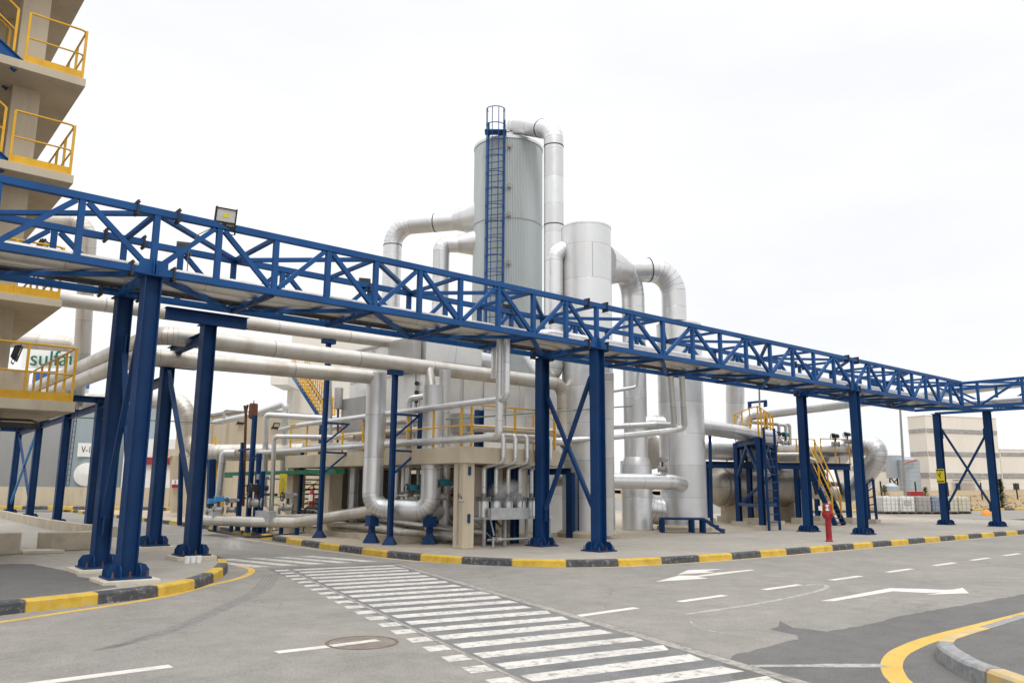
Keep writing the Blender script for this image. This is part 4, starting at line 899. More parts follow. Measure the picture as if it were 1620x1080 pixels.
# stair under the platform
sr = thing('concrete_stair', 'cream and brown concrete stair climbing under the platform, seen between its columns', 'stair', (10.5, 13.2, 0))
m = MB(); m.prism([(0, 0), (2.7, 2.0), (2.7, 1.7), (.35, 0)], (9.2, 13.4, .1), (1, 0, 0), (0, 0, 1), -.9); m.build('flight', 'brown', sr)
m = MB(); m.prism([(.5, 0), (2.7, 1.62), (2.7, 0)], (9.2, 13.42, .1), (1, 0, 0), (0, 0, 1), -.1); m.build('side_wall', 'cream', sr)
railing(sr, [(9.2, 13.36, .15), (11.9, 13.36, 2.1)], .95, .8, 0)
m = MB()
for k in range(9): m.bar((9.0, 13.0, .9 + .17 * k), (10.2, 13.0, .9 + .17 * k), .05)
m.build('louvre', 'dark', sr)
# ---- valves and fittings
def valve(label, p, s=.16, actuator='teal', wheel=True, axis=(.77, -.64, 0)):
    s *= .85
    p = Vector(p); a = Vector(axis).normalized(); t = thing('valve', label, 'valve', tuple(p), 'valves')
    m = MB(); m.lathe(p - a * s * 1.2, [(s * .9, 0), (s * .9, s * .25), (s * .55, s * .3), (s * .8, s * 1.2), (s * .55, s * 2.1), (s * .9, s * 2.15), (s * .9, s * 2.4)], 16, a, False); m.build('body', 'grey', t)
    MB().cyl(p, p + Vector((0, 0, s * 2.2)), s * .3, 10).build('bonnet', 'rust', t)
    if actuator: m = MB(); m.box(p + Vector((0, 0, s * 2.6)), (s * 2, s * 1.5, s * 1.3)); m.cyl(p + Vector((s, 0, s * 2.6)), p + Vector((s * 2, 0, s * 2.6)), s * .5, 12); m.build('actuator', actuator, t, .01)
    if wheel:
        q = p + Vector((-s * 1.4, 0, s * 2.4)); m = MB(); m.tube([q + Vector((0, math.cos(2 * math.pi * k / 16) * s, math.sin(2 * math.pi * k / 16) * s)) for k in range(17)], s * .12, 6); m.bar(q - Vector((0, s, 0)), q + Vector((0, s, 0)), s * .14); m.bar(q - Vector((0, 0, s)), q + Vector((0, 0, s)), s * .14); m.build('handwheel', 'dark', t)
    return t
valve('teal actuated valve on the slim riser behind the thinner loop leg', (9.207, 4.248, 1.271), .17, 'teal')
valve('teal valve on top of the ground loop between the two risers', (8.757, 5.046, 1.174), .15, 'teal')
valve('light blue actuator at the ground pipe, left of the pair', (6.307, 13.717, 0.660), .15, 'cyan', False)
valve('light blue actuator at the ground pipe, right of the pair', (6.407, 13.356, 0.711), .16, 'cyan', False)
valve('grey valve with a handwheel between the ground pipe and the downpipe', (6.829, 13.268, 0.708), .14, 'grey')
valve('grey motor-like valve below the green tray', (7.288, 12.039, 1.480), .15, 'grey', False)
valve('grey valve in front of the left platform column', (7.799, 10.966, 0.837), .17, 'grey')
valve('dark valve with pipework under the middle of the green tray', (7.155, 12.007, 0.963), .22, 'dark')
valve('rusty brass valve low on the front concrete column', (8.238, 2.028, 1.195), .06, None)
valve('pale actuator on the lying pipe left of the stepped column', (18.231, 3.893, 2.186), .15, 'grey', False)
valve('dark valve with red flanges behind the yellow cage, left one', (28.893, 6.012, 3.662), .16, 'dark')
valve('dark valve with red flanges behind the yellow cage, right one', (29.365, 5.891, 3.620), .16, 'teal')
# ---- ground pipes along the side road
run('ground_pipe', 'fat silver pipe along the ground behind the side road kerb', [(6.079, 13.978, 0.361), (6.947, 11.927, 0.355), (7.732, 10.068, 0.387), (8.572, 7.961, 0.710), (8.934, 7.092, 0.860)], .17, 'clad_warm', .3, 'pipe', None, 18)
run('ground_pipe', 'silver pipe on low stands behind the blue posts', [(7.950, 11.985, 0.477), (9.039, 8.789, 0.601), (9.599, 4.133, 0.362), (10.085, 3.338, 0.317)], .1, 'clad_warm', .3, 'pipe', None, 14)
run('ground_pipe', 'rusty silver pipe lying along the plinth edge', [(8.504, 9.428, 0.355), (8.893, 6.986, 0.329), (8.928, 5.651, 0.243), (9.438, 3.907, 0.208)], .12, 'clad_warm', .3, 'pipe', None, 14)
run('hose', 'dark hose lying on the pavement near the side road kerb', [(6.478, 14.297, 0.000), (6.081, 9.519, 0.000), (7.227, 10.304, 0.000), (9.564, 11.432, 0.000), (10.691, 11.702, 0.000)], .035, 'hose', .4, 'hose')
run('hose', 'dark hose looping beside the short blue post', [(7.469, 11.830, 0.000), (10.203, 15.235, 0.000), (9.571, 12.391, 0.000), (10.826, 12.642, 0.000)], .03, 'hose', .4, 'hose')
m = MB(); m.box((7.242, 11.378, 0.510), (.25, 1.1, .42)); tag(m.build('valve_pit_box', 'galv'), 'grey sheet box on the ground pipe below the green tray', 'box')
m = MB(); m.box((6.361, 13.588, 0.453), (.3, .7, .4)); tag(m.build('valve_pit_box', 'galv'), 'grey sheet box under the light blue actuators', 'box')
for k, px in enumerate((340, 366, 392, 418, 445, 470)):
    p = Vector([(6.349, 13.390, 0.210), (6.621, 12.635, 0.192), (6.919, 11.988, 0.191), (7.207, 11.349, 0.190), (7.499, 10.702, 0.210), (7.751, 10.089, 0.229)][k]); tag(MB().bar((p.x, p.y, 0), (p.x, p.y, p.z + .15), .1).build('pipe_stand', 'blue_col'), 'one of six stubby dark blue stands under the ground pipe by the side road', 'pipe stand', 'stubby stands under the ground pipe')
# green tray and blue posts
gt = thing('cable_tray', 'bright green cable tray on dark blue posts in front of the cream shed', 'cable tray', (9.2, 14, 2))
m = MB(); m.bar((8.75, 20.0, 1.98), (8.38, 8.6, 1.98), .3, .13); m.bar((8.75, 20.0, 1.9), (9.6, 20.8, 1.9), .25, .1); m.build('tray', 'green', gt)
for p, zt in (((7.109, 13.311, 0.089), 3.0), ((7.205, 12.685, 0.155), 3.9), ((7.250, 11.849, 0.168), 2.0), ((7.304, 12.339, 0.146), 2.6)): MB().beam((p[0], p[1], 0), (p[0], p[1], zt), .14, .14).build('post', 'blue_col', gt)
m = MB(); m.bar((6.823, 12.935, 2.708), (6.924, 12.314, 2.735), .06); m.bar((6.970, 12.364, 2.358), (7.205, 12.117, 2.570), .05); m.build('crosspiece', 'blue_col', gt)
rod = thing('silencer', 'rust-brown cylindrical silencer on a thin pipe above the green tray', 'silencer', (7.530, 13.316, 0.828))
m = MB(); p = Vector((7.214, 12.874, 3.829)); q = Vector((7.137, 12.822, 4.326)); m.lathe(p, [(.03, -.05), (.14, 0), (.15, .05), (.15, (q - p).length - .06), (.13, (q - p).length), (.02, (q - p).length + .01), (.015, (q - p).length + .12)], 20); m.build('body', 'rust', rod); MB().tube([(7.530, 13.316, 0.828), p], .03, 8).build('pipe', 'rust', rod)
sl2 = thing('silencer', 'grey cylindrical silencer on a rusty pipe left of the fat riser', 'silencer', (9.584, 11.080, 3.010))
m = MB(); p = Vector((9.442, 10.925, 4.176)); q = Vector((9.356, 10.830, 4.888)); h_ = (q - p).length; m.lathe(p, [(.03, -.04), (.15, 0), (.15, h_ - .03), (.13, h_), (.02, h_ + .02)], 20); m.build('body', 'grey', sl2); MB().tube([(9.581, 11.108, 2.902), p], .04, 8).build('pipe', 'rust', sl2)
run('vent_pipe', 'brown vent pipe with a forked top left of the brown silencer', [(7.328, 13.485, 0.826), (7.014, 13.012, 3.957), (6.944, 13.000, 4.259)], .045, 'rust', .1); run('vent_pipe', 'short brown branch of the forked vent pipe', [(7.006, 13.003, 4.022), (7.025, 12.926, 4.281)], .04, 'rust', .05)
# pots on the table
pt = thing('flanged_pots_stand', 'grey steel table with pipework in front of the platform', 'stand', (10.2, 1.9, 0))
m = MB(); m.box2((9.3, 2.46, .70), (11.75, 3.1, .76)); m.build('table_top', 'galv', pt)
m = MB(); m.box2((9.4, 2.28, .70), (10.7, 2.455, 1.0)); m.build('splash_box', 'galv', pt, .01)
for x in (9.35, 10.05, 10.8, 11.65): MB().bar((x, 2.52, 0), (x, 2.52, .70), .06).build('leg', 'grey', pt)
for k in range(5):
    x = 9.5 + .42 * k; o = thing('flanged_pot', 'one of five identical silver pots with flanged lids on the grey table', 'pot', (x, 2.75, .76), 'flanged pots on the grey table')
    MB().lathe((x, 2.75, .76), [(.14, 0), (.14, .42)], 20).build('body', 'clad', o)
    m = MB(); m.lathe((x, 2.75, 1.18), [(.2, 0), (.2, .03), (.14, .03), (.14, .05), (.2, .05), (.2, .08), (.06, .08), (.06, .2)], 20, smooth=False)
    for q in range(8): m.cyl((x + .175 * math.cos(q * .785), 2.75 + .175 * math.sin(q * .785), 1.16), (x + .175 * math.cos(q * .785), 2.75 + .175 * math.sin(q * .785), 1.29), .014, 6); m.build('flange_lid', 'galv', o)
m = MB(); m.pipe([(9.4, 2.2, .0), (9.4, 2.2, .28)], .035, .1, 8); m.pipe([(9.3, 2.3, .2), (10.7, 2.3, .2)], .03, .1, 8); m.lathe((9.55, 2.28, .2), [(.07, 0), (.05, .08), (.07, .16)], 10, (1, 0, 0)); m.build('drain_pipe', 'grey', pt)
# blue steel behind the middle portal
bp = thing('channel_post', 'blue channel post with a mitred top between the middle portal columns', 'steel frame', (14.237, 4.250, 0.000))
p = Vector((14.237, 4.250, 0.000)); m = MB(); m.beam(p, p + Vector((0, 0, 2.0)), .3, .28); m.build('post', 'blue_col', bp); m = MB(); m.beam(p + Vector((.05, .14, 2.05)), p + Vector((.05, 3, 2.05)), .2, .18); m.build('arm', 'blue_col', bp)
run('lying_pipe', 'silver pipe lying waist-high from the middle portal to the stepped column with a rounded end', [(14.973, 5.781, 1.828), (16.434, 4.832, 1.779), (18.518, 3.754, 1.758), (19.692, 4.247, 1.679)], .26, 'clad', .35, 'pipe', None, 22)
run('low_elbow', 'fat silver elbow pipe curling at ground level into the stepped column foot', [(19.839, 6.573, 2.536), (19.751, 6.542, 0.730), (21.381, 5.706, 0.732)], .55, 'clad', .95, 'pipe', None, 26)
for k, (x, y) in enumerate(((1007, 838), (1030, 838))): 
    p = [(19.521, 6.264, 0.000), (20.000, 5.969, 0.000)][k]; pipe_support(['thick blue pipe support left of the low blue steps', 'thin blue pipe support next to the low blue steps'][k], p[0], p[1], 1.75, (.32, .2)[k])
p = (18.140, 6.101, 0.000); run('drain_pipe', 'thin grey square-bent drain pipe right of the middle portal', [(p[0] - .6, p[1] + .5, 1.25), (p[0], p[1], 1.25), (p[0], p[1], 0)], .04, 'galv', .1)
run('stub_column', 'silver stub column close behind the front column of the middle portal', [(14.851, 3.368, 0.120), (14.252, 2.713, 5.036)], .22, 'clad', None, 'column')
# low blue platform with steps
lp = thing('step_platform', 'low blue steel platform with three steps in front of the stepped column', 'platform', (19.8, 5, 0))
p = Vector((18.961, 4.625, 0.000)); q = Vector((20.121, 3.429, 0.000)); d = (q - p).normalized(); n = Vector((-d.y, d.x, 0)); L_ = 1.55
m = MB(); m.bar(p + Vector((0, 0, .48)) + n * .35, p + d * L_ + Vector((0, 0, .48)) + n * .35, .7, .07); m.build('deck', 'blue_col', lp)
for a in (.06, L_ - .45, L_ - .06):
    for b in (.05, .65): MB().bar(p + d * a + n * b, p + d * a + n * b + Vector((0, 0, .45)), .11).build('leg', 'blue_col', lp)
for b in (.0, .7): MB().bar(p + d * L_ + n * b + Vector((0, 0, .46)), p + d * (L_ + .65) + n * b + Vector((0, 0, .03)), .04, .09).build('stringer', 'blue_col', lp)
for k in range(3): MB().box(p + d * (L_ + .15 + .2 * k) + n * .35 + Vector((0, 0, .38 - .13 * k)), (.26, .66, .04), Matrix.Rotation(math.atan2(d.y, d.x), 3, 'Z')).build('step', 'blue_col', lp)
# shed
SX, SY = 10.958, 23.762
sh = thing('shed', 'low cream process shed behind the green tray and the rack columns', 'building', (SX + 5, SY + 4, 0))
m = MB(); m.box2((SX, SY, 0), (SX + 11, SY + 9, 5.0)); m.build('wall', 'cream', sh)
m = MB(); m.box2((SX - .1, SY - .1, 5.0), (SX + 11.1, SY + 9.1, 5.12)); m.build('roof', 'grey', sh)
for k in range(4): MB().box2((SX - .12, SY + 1.2 + 2.1 * k, 0), (SX - .003, SY + 1.6 + 2.1 * k, 4.9)).build('pilaster', 'cream', sh)
for px in ((11.019, 21.451, 4.538), (12.767, 20.015, 4.413)): floodlight('one of two small floodlights under the shed eaves', (px[0], SY - .25, px[2]), (.1, -.8, -.6), .32, True, False, 'small floodlights under the shed eaves')
# tall cream building with yellow stairs behind
tb = thing('cream_building', 'taller cream building with a projecting room and a yellow stair, behind the shed', 'building', tuple(Vector((20.214, 31.976, 0.303))))
R_ = Matrix((Vector((.77, -.64, 0)), Vector((.64, .77, 0)), Vector((0, 0, 1)))).transposed()
MB().box((22.235, 34.530, 4.791), (6.0, 5, 13.0), R_).build('wall', 'cream_far', tb); MB().box((17.251, 32.623, 8.110), (1.05, 3, 1.25), R_).build('projecting_room', 'cream_far', tb); MB().box((17.892, 33.257, 6.513), (.35, .3, 3.0), R_).build('column', 'cream_far', tb)
a, b = Vector((16.641, 30.500, 8.035)), Vector((17.365, 27.903, 5.223))
for o in (Vector((0, 0, 0)), Vector((.77, -.64, 0)) * .75): MB().bar(a + o, b + o, .06, .24).build('stringer', 'blue', tb); railing(tb, [a + o + Vector((0, 0, .1)), b + o + Vector((0, 0, .1))], 1.0, .28, 0, 'yellow', .03)
m = MB()
for k in range(13): m.box(a.lerp(b, (k + .5) / 13) + Vector((.29, -.24, 0)), (.75, .25, .03), R_)
m.build('treads', 'dark', tb)
# yellow/blue stair post left of the shed
ys = thing('yellow_stair', 'yellow railed stair with a dark blue post left of the cream shed', 'stair', (7.810, 17.191, 0.263))
a, b = Vector((7.934, 17.002, 0.623)), Vector((7.450, 16.976, 2.461))
railing(ys, [a - Vector((0, 0, .5)), b], .9, .3, 0, 'yellow', .03); MB().beam(Vector((7.252, 16.323, 0.303)), Vector((7.023, 16.004, 2.477)), .25, .25).build('post', 'blue_col', ys)
m = MB()
for k in range(11): m.bar(Vector((7.130, 16.399, 0.417)).lerp(Vector((6.951, 16.168, 2.037)), k / 10), Vector((7.220, 16.323, 0.418)).lerp(Vector((7.041, 16.092, 2.038)), k / 10), .04)
m.build('rungs', 'dark', ys)
# cream portal with fire sign between the rack columns
cp = thing('cream_pillar', 'cream pillar with a small red and white sign, seen between two rack columns', 'pillar', (9.604, 27.610, 0.308))
MB().bar((9.635, 27.598, 0.247), (9.321, 27.208, 3.023), .55, .5).build('shaft', 'cream', cp); MB().bar((8.882, 27.563, 3.081), (9.793, 26.796, 3.090), .5, .35).build('beam', 'cream', cp)
MB().box(Vector((9.248, 26.926, 1.664)), (.3, .02, .24), R_).build('sign_white_part', 'sign_white', cp); MB().box(Vector((9.270, 26.951, 1.481)), (.3, .025, .2), R_).build('sign_red_part', 'red', cp)
text_mesh('2', .26, 'sign_number', 'red', cp, Vector((9.233, 26.876, 1.648)), (.77, -.64, 0), (0, 0, 1))
m = MB(); m.beam((7.430, 20.243, -0.085), (7.136, 19.807, 2.816), .16, .16); tag(m.build('blue_post', 'blue_col'), 'slim dark blue post with a bracket in front of the signed cream pillar', 'post')
wb = MB(); wb.box((15.252, 46.230, 2.480), (6, 3, 4.4), R_); tag(wb.build('white_building', 'white'), 'white low building glimpsed between the rack columns', 'building')
wr = MB(); wr.box((14.639, 44.465, 3.150), (6.05, .1, .5), R_); tag(wr.build('red_band', 'red'), 'dull red band across the glimpsed white building', 'band')
# extinguisher, sign
ex = thing('fire_extinguisher', 'red fire extinguisher on the platform column behind the tall blue post', 'extinguisher', (8.5, 9.62, 1.1))
p = Vector((7.898, 9.481, 1.163)); MB().lathe(p - Vector((0, 0, .22)), [(.07, 0), (.085, .03), (.085, .36), (.04, .44), (.03, .48)], 16).build('bottle', 'red', ex); MB().box(p + Vector((-.06, -.06, 0)), (.09, .09, .2)).build('label', 'white', ex); m = MB(); m.bar(p + Vector((0, 0, .26)), p + Vector((.1, 0, .3)), .03); m.build('lever', 'black', ex)
ysn = thing('column_sign', 'small upright yellow sign on the left platform column', 'sign', (8.120, 12.111, 1.591))
MB().box((8.158, 12.217, 1.570), (.24, .03, .72), R_).build('plate', 'sign_yellow', ysn); text_mesh('8', .2, 'mark', 'grey', ysn, Vector((8.096, 12.101, 1.719)), (.77, -.64, 0), (0, 0, 1)); text_mesh('B', .2, 'mark', 'grey', ysn, Vector((8.132, 12.141, 1.421)), (.77, -.64, 0), (0, 0, 1))

# ---- seams and fittings on the housings
def on_box(o, z0, pts, w=.02, mat='grey', nm='seam'):
    m = MB()
    for a, b in pts: m.bar(a, b, w)
    m.build(nm, mat, o)
ha, hb = bpy.data.objects['clad_housing'], bpy.data.objects['clad_housing.001']
for y in (6.9, 8.2, 9.6): on_box(ha, 0, [((9.97, y, 2.6), (9.97, y, 6.15))])
for z in (3.9, 5.1): on_box(ha, 0, [((9.97, 6.5, z), (9.97, 11.1, z))])
for x in (10.7, 11.5, 12.4): on_box(hb, 0, [((x, 5.37, 2.6), (x, 5.37, 4.95))])
MB().box2((9.55, 9.3, 3.3), (9.96, 10.9, 4.5)).build('side_box', 'sheet', ha, .01)
MB().box2((9.62, 6.6, 5.1), (9.96, 8.0, 6.1)).build('side_box', 'sheet', ha, .01)
MB().box2((10.3, 5.0, 3.1), (10.9, 5.36, 3.7)).build('cable_box', 'grey', hb, .01)
for k in range(3):
    p = Vector((9.93, 6.75, 4.15 + .28 * k)); m = MB(); m.lathe(p, [(.07, 0), (.07, .04), (.01, .045)], 14, (-1, -.3, 0)); m.bar(p, p - Vector((0, 0, .2)), .02); m.build('gauge', 'dark', ha)
# ---- skids of thin pipework
def skid(label, spec, base):
    t = thing('pipework_skid', label, 'pipework', base)
    for kind, pts, r, mat in spec: MB().pipe(pts, r, max(.08, r * 2.5), 8, 4).build(kind, mat, t)
    return t
rs = random.Random(21)
def tangle(label, px_pts, base, n, x_rng, y_rng, z_rng):
    spec = []
    for k in range(n):
        x, y = rs.uniform(*x_rng), rs.uniform(*y_rng); z1 = rs.uniform(*z_rng); r = rs.choice((.018, .025, .035, .05)); mat = rs.choice(('galv', 'clad', 'grey', 'dark', 'rust', 'clad', 'grey_green'))
        if k % 3 == 0: spec.append(('thin_pipe', [(x, y, .05), (x, y, z1), (x + rs.uniform(-.1, .5), y - rs.uniform(.4, 1.6), z1)], r, mat))
        elif k % 3 == 1: spec.append(('thin_pipe', [(x, y, z1 * .6), (x, y - rs.uniform(.8, 2.2), z1 * .6), (x, y - 2.3, rs.uniform(.1, .5))], r, mat))
        else: spec.append(('thin_pipe', [(x - .3, y, .25), (x + .4, y - .3, .25), (x + .4, y - .3, z1 * .8), (x + .7, y - .3, z1 * .8)], r, mat))
    return skid(label, spec, base)
tangle('tangle of thin pipes on the ground below the green tray', None, (8.6, 15, 0), 16, (8.3, 9.6), (13.2, 18.5), (.7, 2.0))
tangle('tangle of thin pipes between the short blue post and the left platform column', None, (8.8, 11, 0), 10, (8.3, 9.2), (10.4, 12.4), (.5, 1.5))
tangle('tangle of thin pipes in the shade below the deck behind the riser loop', None, (9.6, 7, 0), 20, (9.2, 10.6), (5.0, 9.0), (1.0, 2.1))
tangle('tangle of thin pipes behind the row of flanged pots', None, (10.5, 4.2, 0), 12, (9.3, 11.0), (5.0, 5.4), (1.0, 2.1))
tangle('tangle of thin pipes on the deck behind the railing facing the side road', None, (9.4, 8, 2.5), 1, (9.2, 9.4), (8, 9), (3.0, 3.3))
for k, (a, b) in enumerate((((2.247, 15.736, 3.723), (6.027, 12.603, 3.573)), ((8.638, 3.316, 3.312), (16.486, 3.680, 4.239)), ((8.572, 6.574, 2.101), (8.998, 3.308, 2.065)))):
    run('conduit', ['thin green conduit strung behind the blue rack columns at the left', 'thin green conduit crossing behind the yellow rails to the middle portal', 'thin grey conduit stretched under the deck between the riser loop legs'][k], [a, b], .022, ('grey_green', 'grey_green', 'grey')[k], None, 'conduit')
run('conduit', 'thin grey conduit running down the face of the front concrete pillar', [(8.56, 2.62, 2.1), (8.56, 2.62, .1)], .015, 'grey', None, 'conduit')
for k in range(2):
    tag(MB().box((8.76, 2.40, (1.95, .75)[k]), (.07, .04, .22)).build('junction_box', 'blue_dark'), ['small dark blue box high on the front concrete pillar', 'small dark blue box low on the front concrete pillar'][k], 'junction box')
# ---- wisps of steam
def steam(label, p, s, dens):
    m, t, b = new_mat('steam_vapour'); t.nodes.remove(b); o_ = [n for n in t.nodes if n.type == 'OUTPUT_MATERIAL'][0]; pv = t.nodes.new('ShaderNodeVolumePrincipled'); pv.inputs['Color'].default_value = (.95, .95, .95, 1); pv.inputs['Anisotropy'].default_value = 0
    tcd = t.nodes.new('ShaderNodeTexCoord'); ln = t.nodes.new('ShaderNodeVectorMath'); ln.operation = 'LENGTH'; mp_ = t.nodes.new('ShaderNodeMapping'); mp_.inputs['Location'].default_value = (0, 0, -1); t.links.new(tcd.outputs['Object'], mp_.inputs['Vector']); mp_.inputs['Scale'].default_value = (1 / s[0], 1 / s[1], 1 / s[2]); t.links.new(mp_.outputs['Vector'], ln.inputs[0])
    fall = _math(t, 'MAXIMUM', _math(t, 'SUBTRACT', 1.0, ln.outputs['Value']), 0.0); nz_ = _ramp(t, _noise(t, tcd.outputs['Object'], 2.2 / max(s), 4), [(.38, 0.0), (.7, 1.0)])
    t.links.new(_math(t, 'MULTIPLY', _math(t, 'MULTIPLY', fall, nz_), dens), pv.inputs['Density']); t.links.new(pv.outputs['Volume'], o_.inputs['Volume'])
    mb = MB(); mb.lathe((p[0], p[1], p[2]), [(s[0] * math.sin(math.pi * k / 10) + .001, s[2] * (1 - math.cos(math.pi * k / 10))) for k in range(11)], 20); o = mb.build('steam', m, None, 0, (p[0], p[1], p[2])); o['kind'] = 'stuff'; tag(o, label, 'steam'); return o
steam('wisp of white steam rising from the flanged pots', (10.3, 2.75, 1.0), (.6, .5, .4), 8)
steam('wisp of white steam at the side road kerb by the ground pipe', (4.646, 7.227, -0.326), (.4, .4, .3), 4)
steam('puff of pale steam drifting up beside the yellow stair of the far building', (15.181, 28.235, 5.960), (1.6, 1.6, 2.2), .5)

# ============================================================ right: exchanger, cage tower, stairs, hydrant
EX0, EX1 = Vector((28.170, 9.081, 1.645)), Vector((32.948, 7.202, 1.622)); ea = (EX1 - EX0).normalized(); el = (EX1 - EX0).length
ex = thing('shell_exchanger', 'large dull horizontal vessel on concrete saddles behind the ladder tower', 'vessel', (EX0.x, EX0.y, 0))
MB().lathe(EX0, [(.01, -.3), (.45, -.22), (.8, .02), (.9, .25), (.9, .4), (.98, .4), (.98, .5), (.9, .5), (.9, el - .4), (.62, el), (.4, el + .1)], 48, ea).build('shell', 'clad_dark', ex)
for k, f_ in enumerate((.22, .55, .82)):
    p = EX0 + ea * (el * f_); MB().box((p.x, p.y, .45), (.55, 1.5, .92), Matrix.Rotation(math.atan2(ea.y, ea.x), 3, 'Z')).build('saddle', 'raw', ex)
run('bend_pipe', 'huge silver return bend pipe swinging out behind the unbraced portal', [EX1 - ea * .3, (34.247, 5.378, 1.369), (33.816, 3.340, 3.677), (34.254, 5.388, 3.553), (32.211, 7.924, 3.434)], .46, 'clad', .66, 'pipe', None, 26, 10)
DR0, DR1 = Vector((27.915, 9.650, 3.517)), Vector((34.931, 6.180, 3.414)); da = (DR1 - DR0).normalized(); dl_ = (DR1 - DR0).length
MBd = MB().lathe(DR0, [(.01, -.2), (.45, -.12), (.62, .1), (.62, dl_), (.01, dl_ + .2)], 40, da); dr = MBd.build('upper_drum', 'clad'); tag(dr, 'silver horizontal drum lying above the dull vessel on blue beams', 'drum')
pl = thing('steel_platform', 'blue beam platform with yellow rails around the upper silver drum', 'platform', (31, 7, 0))
P0, P1 = Vector((26.519, 8.384, 2.598)), Vector((33.577, 5.094, 2.709)); pd = (P1 - P0).normalized(); pn = Vector((-pd.y, pd.x, 0)); zp = P0.z
P1.z = zp
for o in (0, 2.4): MB().beam(P0 + pn * o, P1 + pn * o, .26, .16).build('edge_beam', 'blue_col', pl)
for f_ in (.02, .3, .62, .97):
    for o in (0, 2.4):
        p = P0.lerp(P1, f_) + pn * o; MB().beam((p.x, p.y, 0), (p.x, p.y, zp - .13), .2, .2).build('leg', 'blue_col', pl); MB().box((p.x, p.y, .12), (.5, .5, .26)).build('footing', 'plinth', pl)
    a = P0.lerp(P1, f_); MB().beam(a, a + pn * 2.4, .2, .14).build('cross_beam', 'blue_col', pl)
for k in range(4):
    a, b = P0.lerp(P1, .62 + .09 * k), P0.lerp(P1, .66 + .09 * k); MB().bar(a - Vector((0, 0, .1)), b - Vector((0, 0, 1.3)), .09).build('knee_brace', 'dark', pl)
MB().bar(P0 + pn * .3 + Vector((0, 0, .15)), P1 + pn * .3 + Vector((0, 0, .15)), .8, .04).build('grating', 'dark', pl)
q0 = P0.lerp(P1, .5); railing(pl, [q0 + Vector((0, 0, .17)), P0.lerp(P1, .76) + Vector((0, 0, .17))], 1.1, 1.0, 0)
railing(pl, [P0.lerp(P1, .8) + Vector((0, 0, .17)), P1 + Vector((0, 0, .17)), P1 + pn * 2.3 + Vector((0, 0, .17))], 1.15, .9, 0)
railing(pl, [P0 + pn * 2.4 + Vector((0, 0, .17)), P1 + pn * 2.4 + Vector((0, 0, .17))], 1.1, 1.4, 0)
# stair with yellow handrails
st = thing('steel_stair', 'blue steel stair with yellow handrails behind the red hydrant', 'stair', (30.947, 4.203, -0.000))
B = Vector((30.003, 4.078, -0.000)); T = Vector((B.x - .0, B.y, 0)); T = Vector((30.414, 5.494, 2.699)); sw = Vector((31.078, 4.126, 0.000)) - Vector((30.003, 4.078, -0.000)); sw.z = 0
sw = sw.normalized() * .8
for o in (0, 1): MB().bar(B + sw * o, T + sw * o, .06, .26).build('stringer', 'blue_col', st)
m = MB()
for k in range(14): p = B.lerp(T, (k + .6) / 14.5) + sw * .5; m.bar(p - sw * .46, p + sw * .46, .24, .03)
m.build('treads', 'blue_dark', st)
for o in (0, 1): railing(st, [B.lerp(T, .08) + sw * o + Vector((0, 0, .1)), T + sw * o + Vector((0, 0, .1))], 1.0, 1.2, 0, 'yellow', .028)
# ladder tower with cage
lt = thing('ladder_tower', 'blue trestle tower with a yellow rail cage on top and a ladder alongside', 'trestle', (26.286, 5.635, 0.000))
L4 = [Vector((26.187, 6.343, 0.000)), Vector((23.774, 3.644, 0.000)), Vector((28.229, 5.806, 0.000)), Vector((30.913, 8.794, 0.000))]; zt = 3.5
for i, p in enumerate(L4):
    MB().beam(p, p + Vector((0, 0, zt)), .2, .2).build('leg', 'blue_col', lt); MB().box(p + Vector((0, 0, .08)), (.45, .45, .2)).build('footing', 'plinth', lt)
    q = L4[(i + 1) % 4]; up = Vector((0, 0, 1))
    MB().beam(p + up * (zt - .1), q + up * (zt - .1), .2, .14).build('top_beam', 'blue_col', lt)
    mid = (p + q) / 2
    MB().bar(p + up * 2.0, mid + up * (zt - .2), .12).build('chevron_brace', 'blue_col', lt); MB().bar(q + up * 2.0, mid + up * (zt - .2), .12).build('chevron_brace', 'blue_col', lt)
    MB().bar(p + up * .9, q + up * .9, .12).build('tie', 'blue_col', lt)
MB().bar(L4[0] + up * .9, L4[2] + up * 2.2, .1).build('cross_brace', 'blue_dark', lt)
ctr = sum(L4, Vector()) / 4
m = MB(); m.slab([tuple(ctr + (p - ctr) * 1.05)[:2] for p in L4], zt, zt + .05); m.build('floor_plate', 'blue_col', lt)
railing(lt, [ctr + (p - ctr) * 1.02 + up * (zt + .05) for p in (L4[3], L4[0], L4[1], L4[2])], 1.2, 1.1, 0, 'yellow', .024)
a, b = Vector((23.571, 3.241, 0.000)), Vector((24.364, 3.281, -0.000)); tilt = (ctr - a); tilt.z = 0; tilt = tilt.normalized() * .35
for p in (a, b): MB().bar(p, p + up * 3.9 + tilt, .09, .05).build('ladder_stile', 'blue_col', lt)
m = MB()
for k in range(12): m.bar(a + up * (.3 + .3 * k) + tilt * ((.3 + .3 * k) / 3.9), b + up * (.3 + .3 * k) + tilt * ((.3 + .3 * k) / 3.9), .035)
m.build('ladder_rungs', 'blue', lt)
gf = thing('goal_frame', 'small blue square frame standing up behind the yellow cage', 'steel frame', (28.604, 6.858, 3.912))
MB().bar((28.338, 7.082, 3.909), (28.154, 6.881, 5.422), .12).build('upright', 'blue_col', gf); MB().bar((28.893, 6.616, 3.915), (28.698, 6.403, 5.513), .12).build('upright', 'blue_col', gf); MB().bar((28.087, 6.936, 5.421), (28.742, 6.365, 5.513), .1).build('crossbar', 'blue_col', gf)
run('cable_drop', 'thin grey conduit hanging from the bridge to the yellow cage', [(25.342, 4.530, 5.703), (25.745, 4.814, 4.750)], .035, 'grey', None, 'conduit')
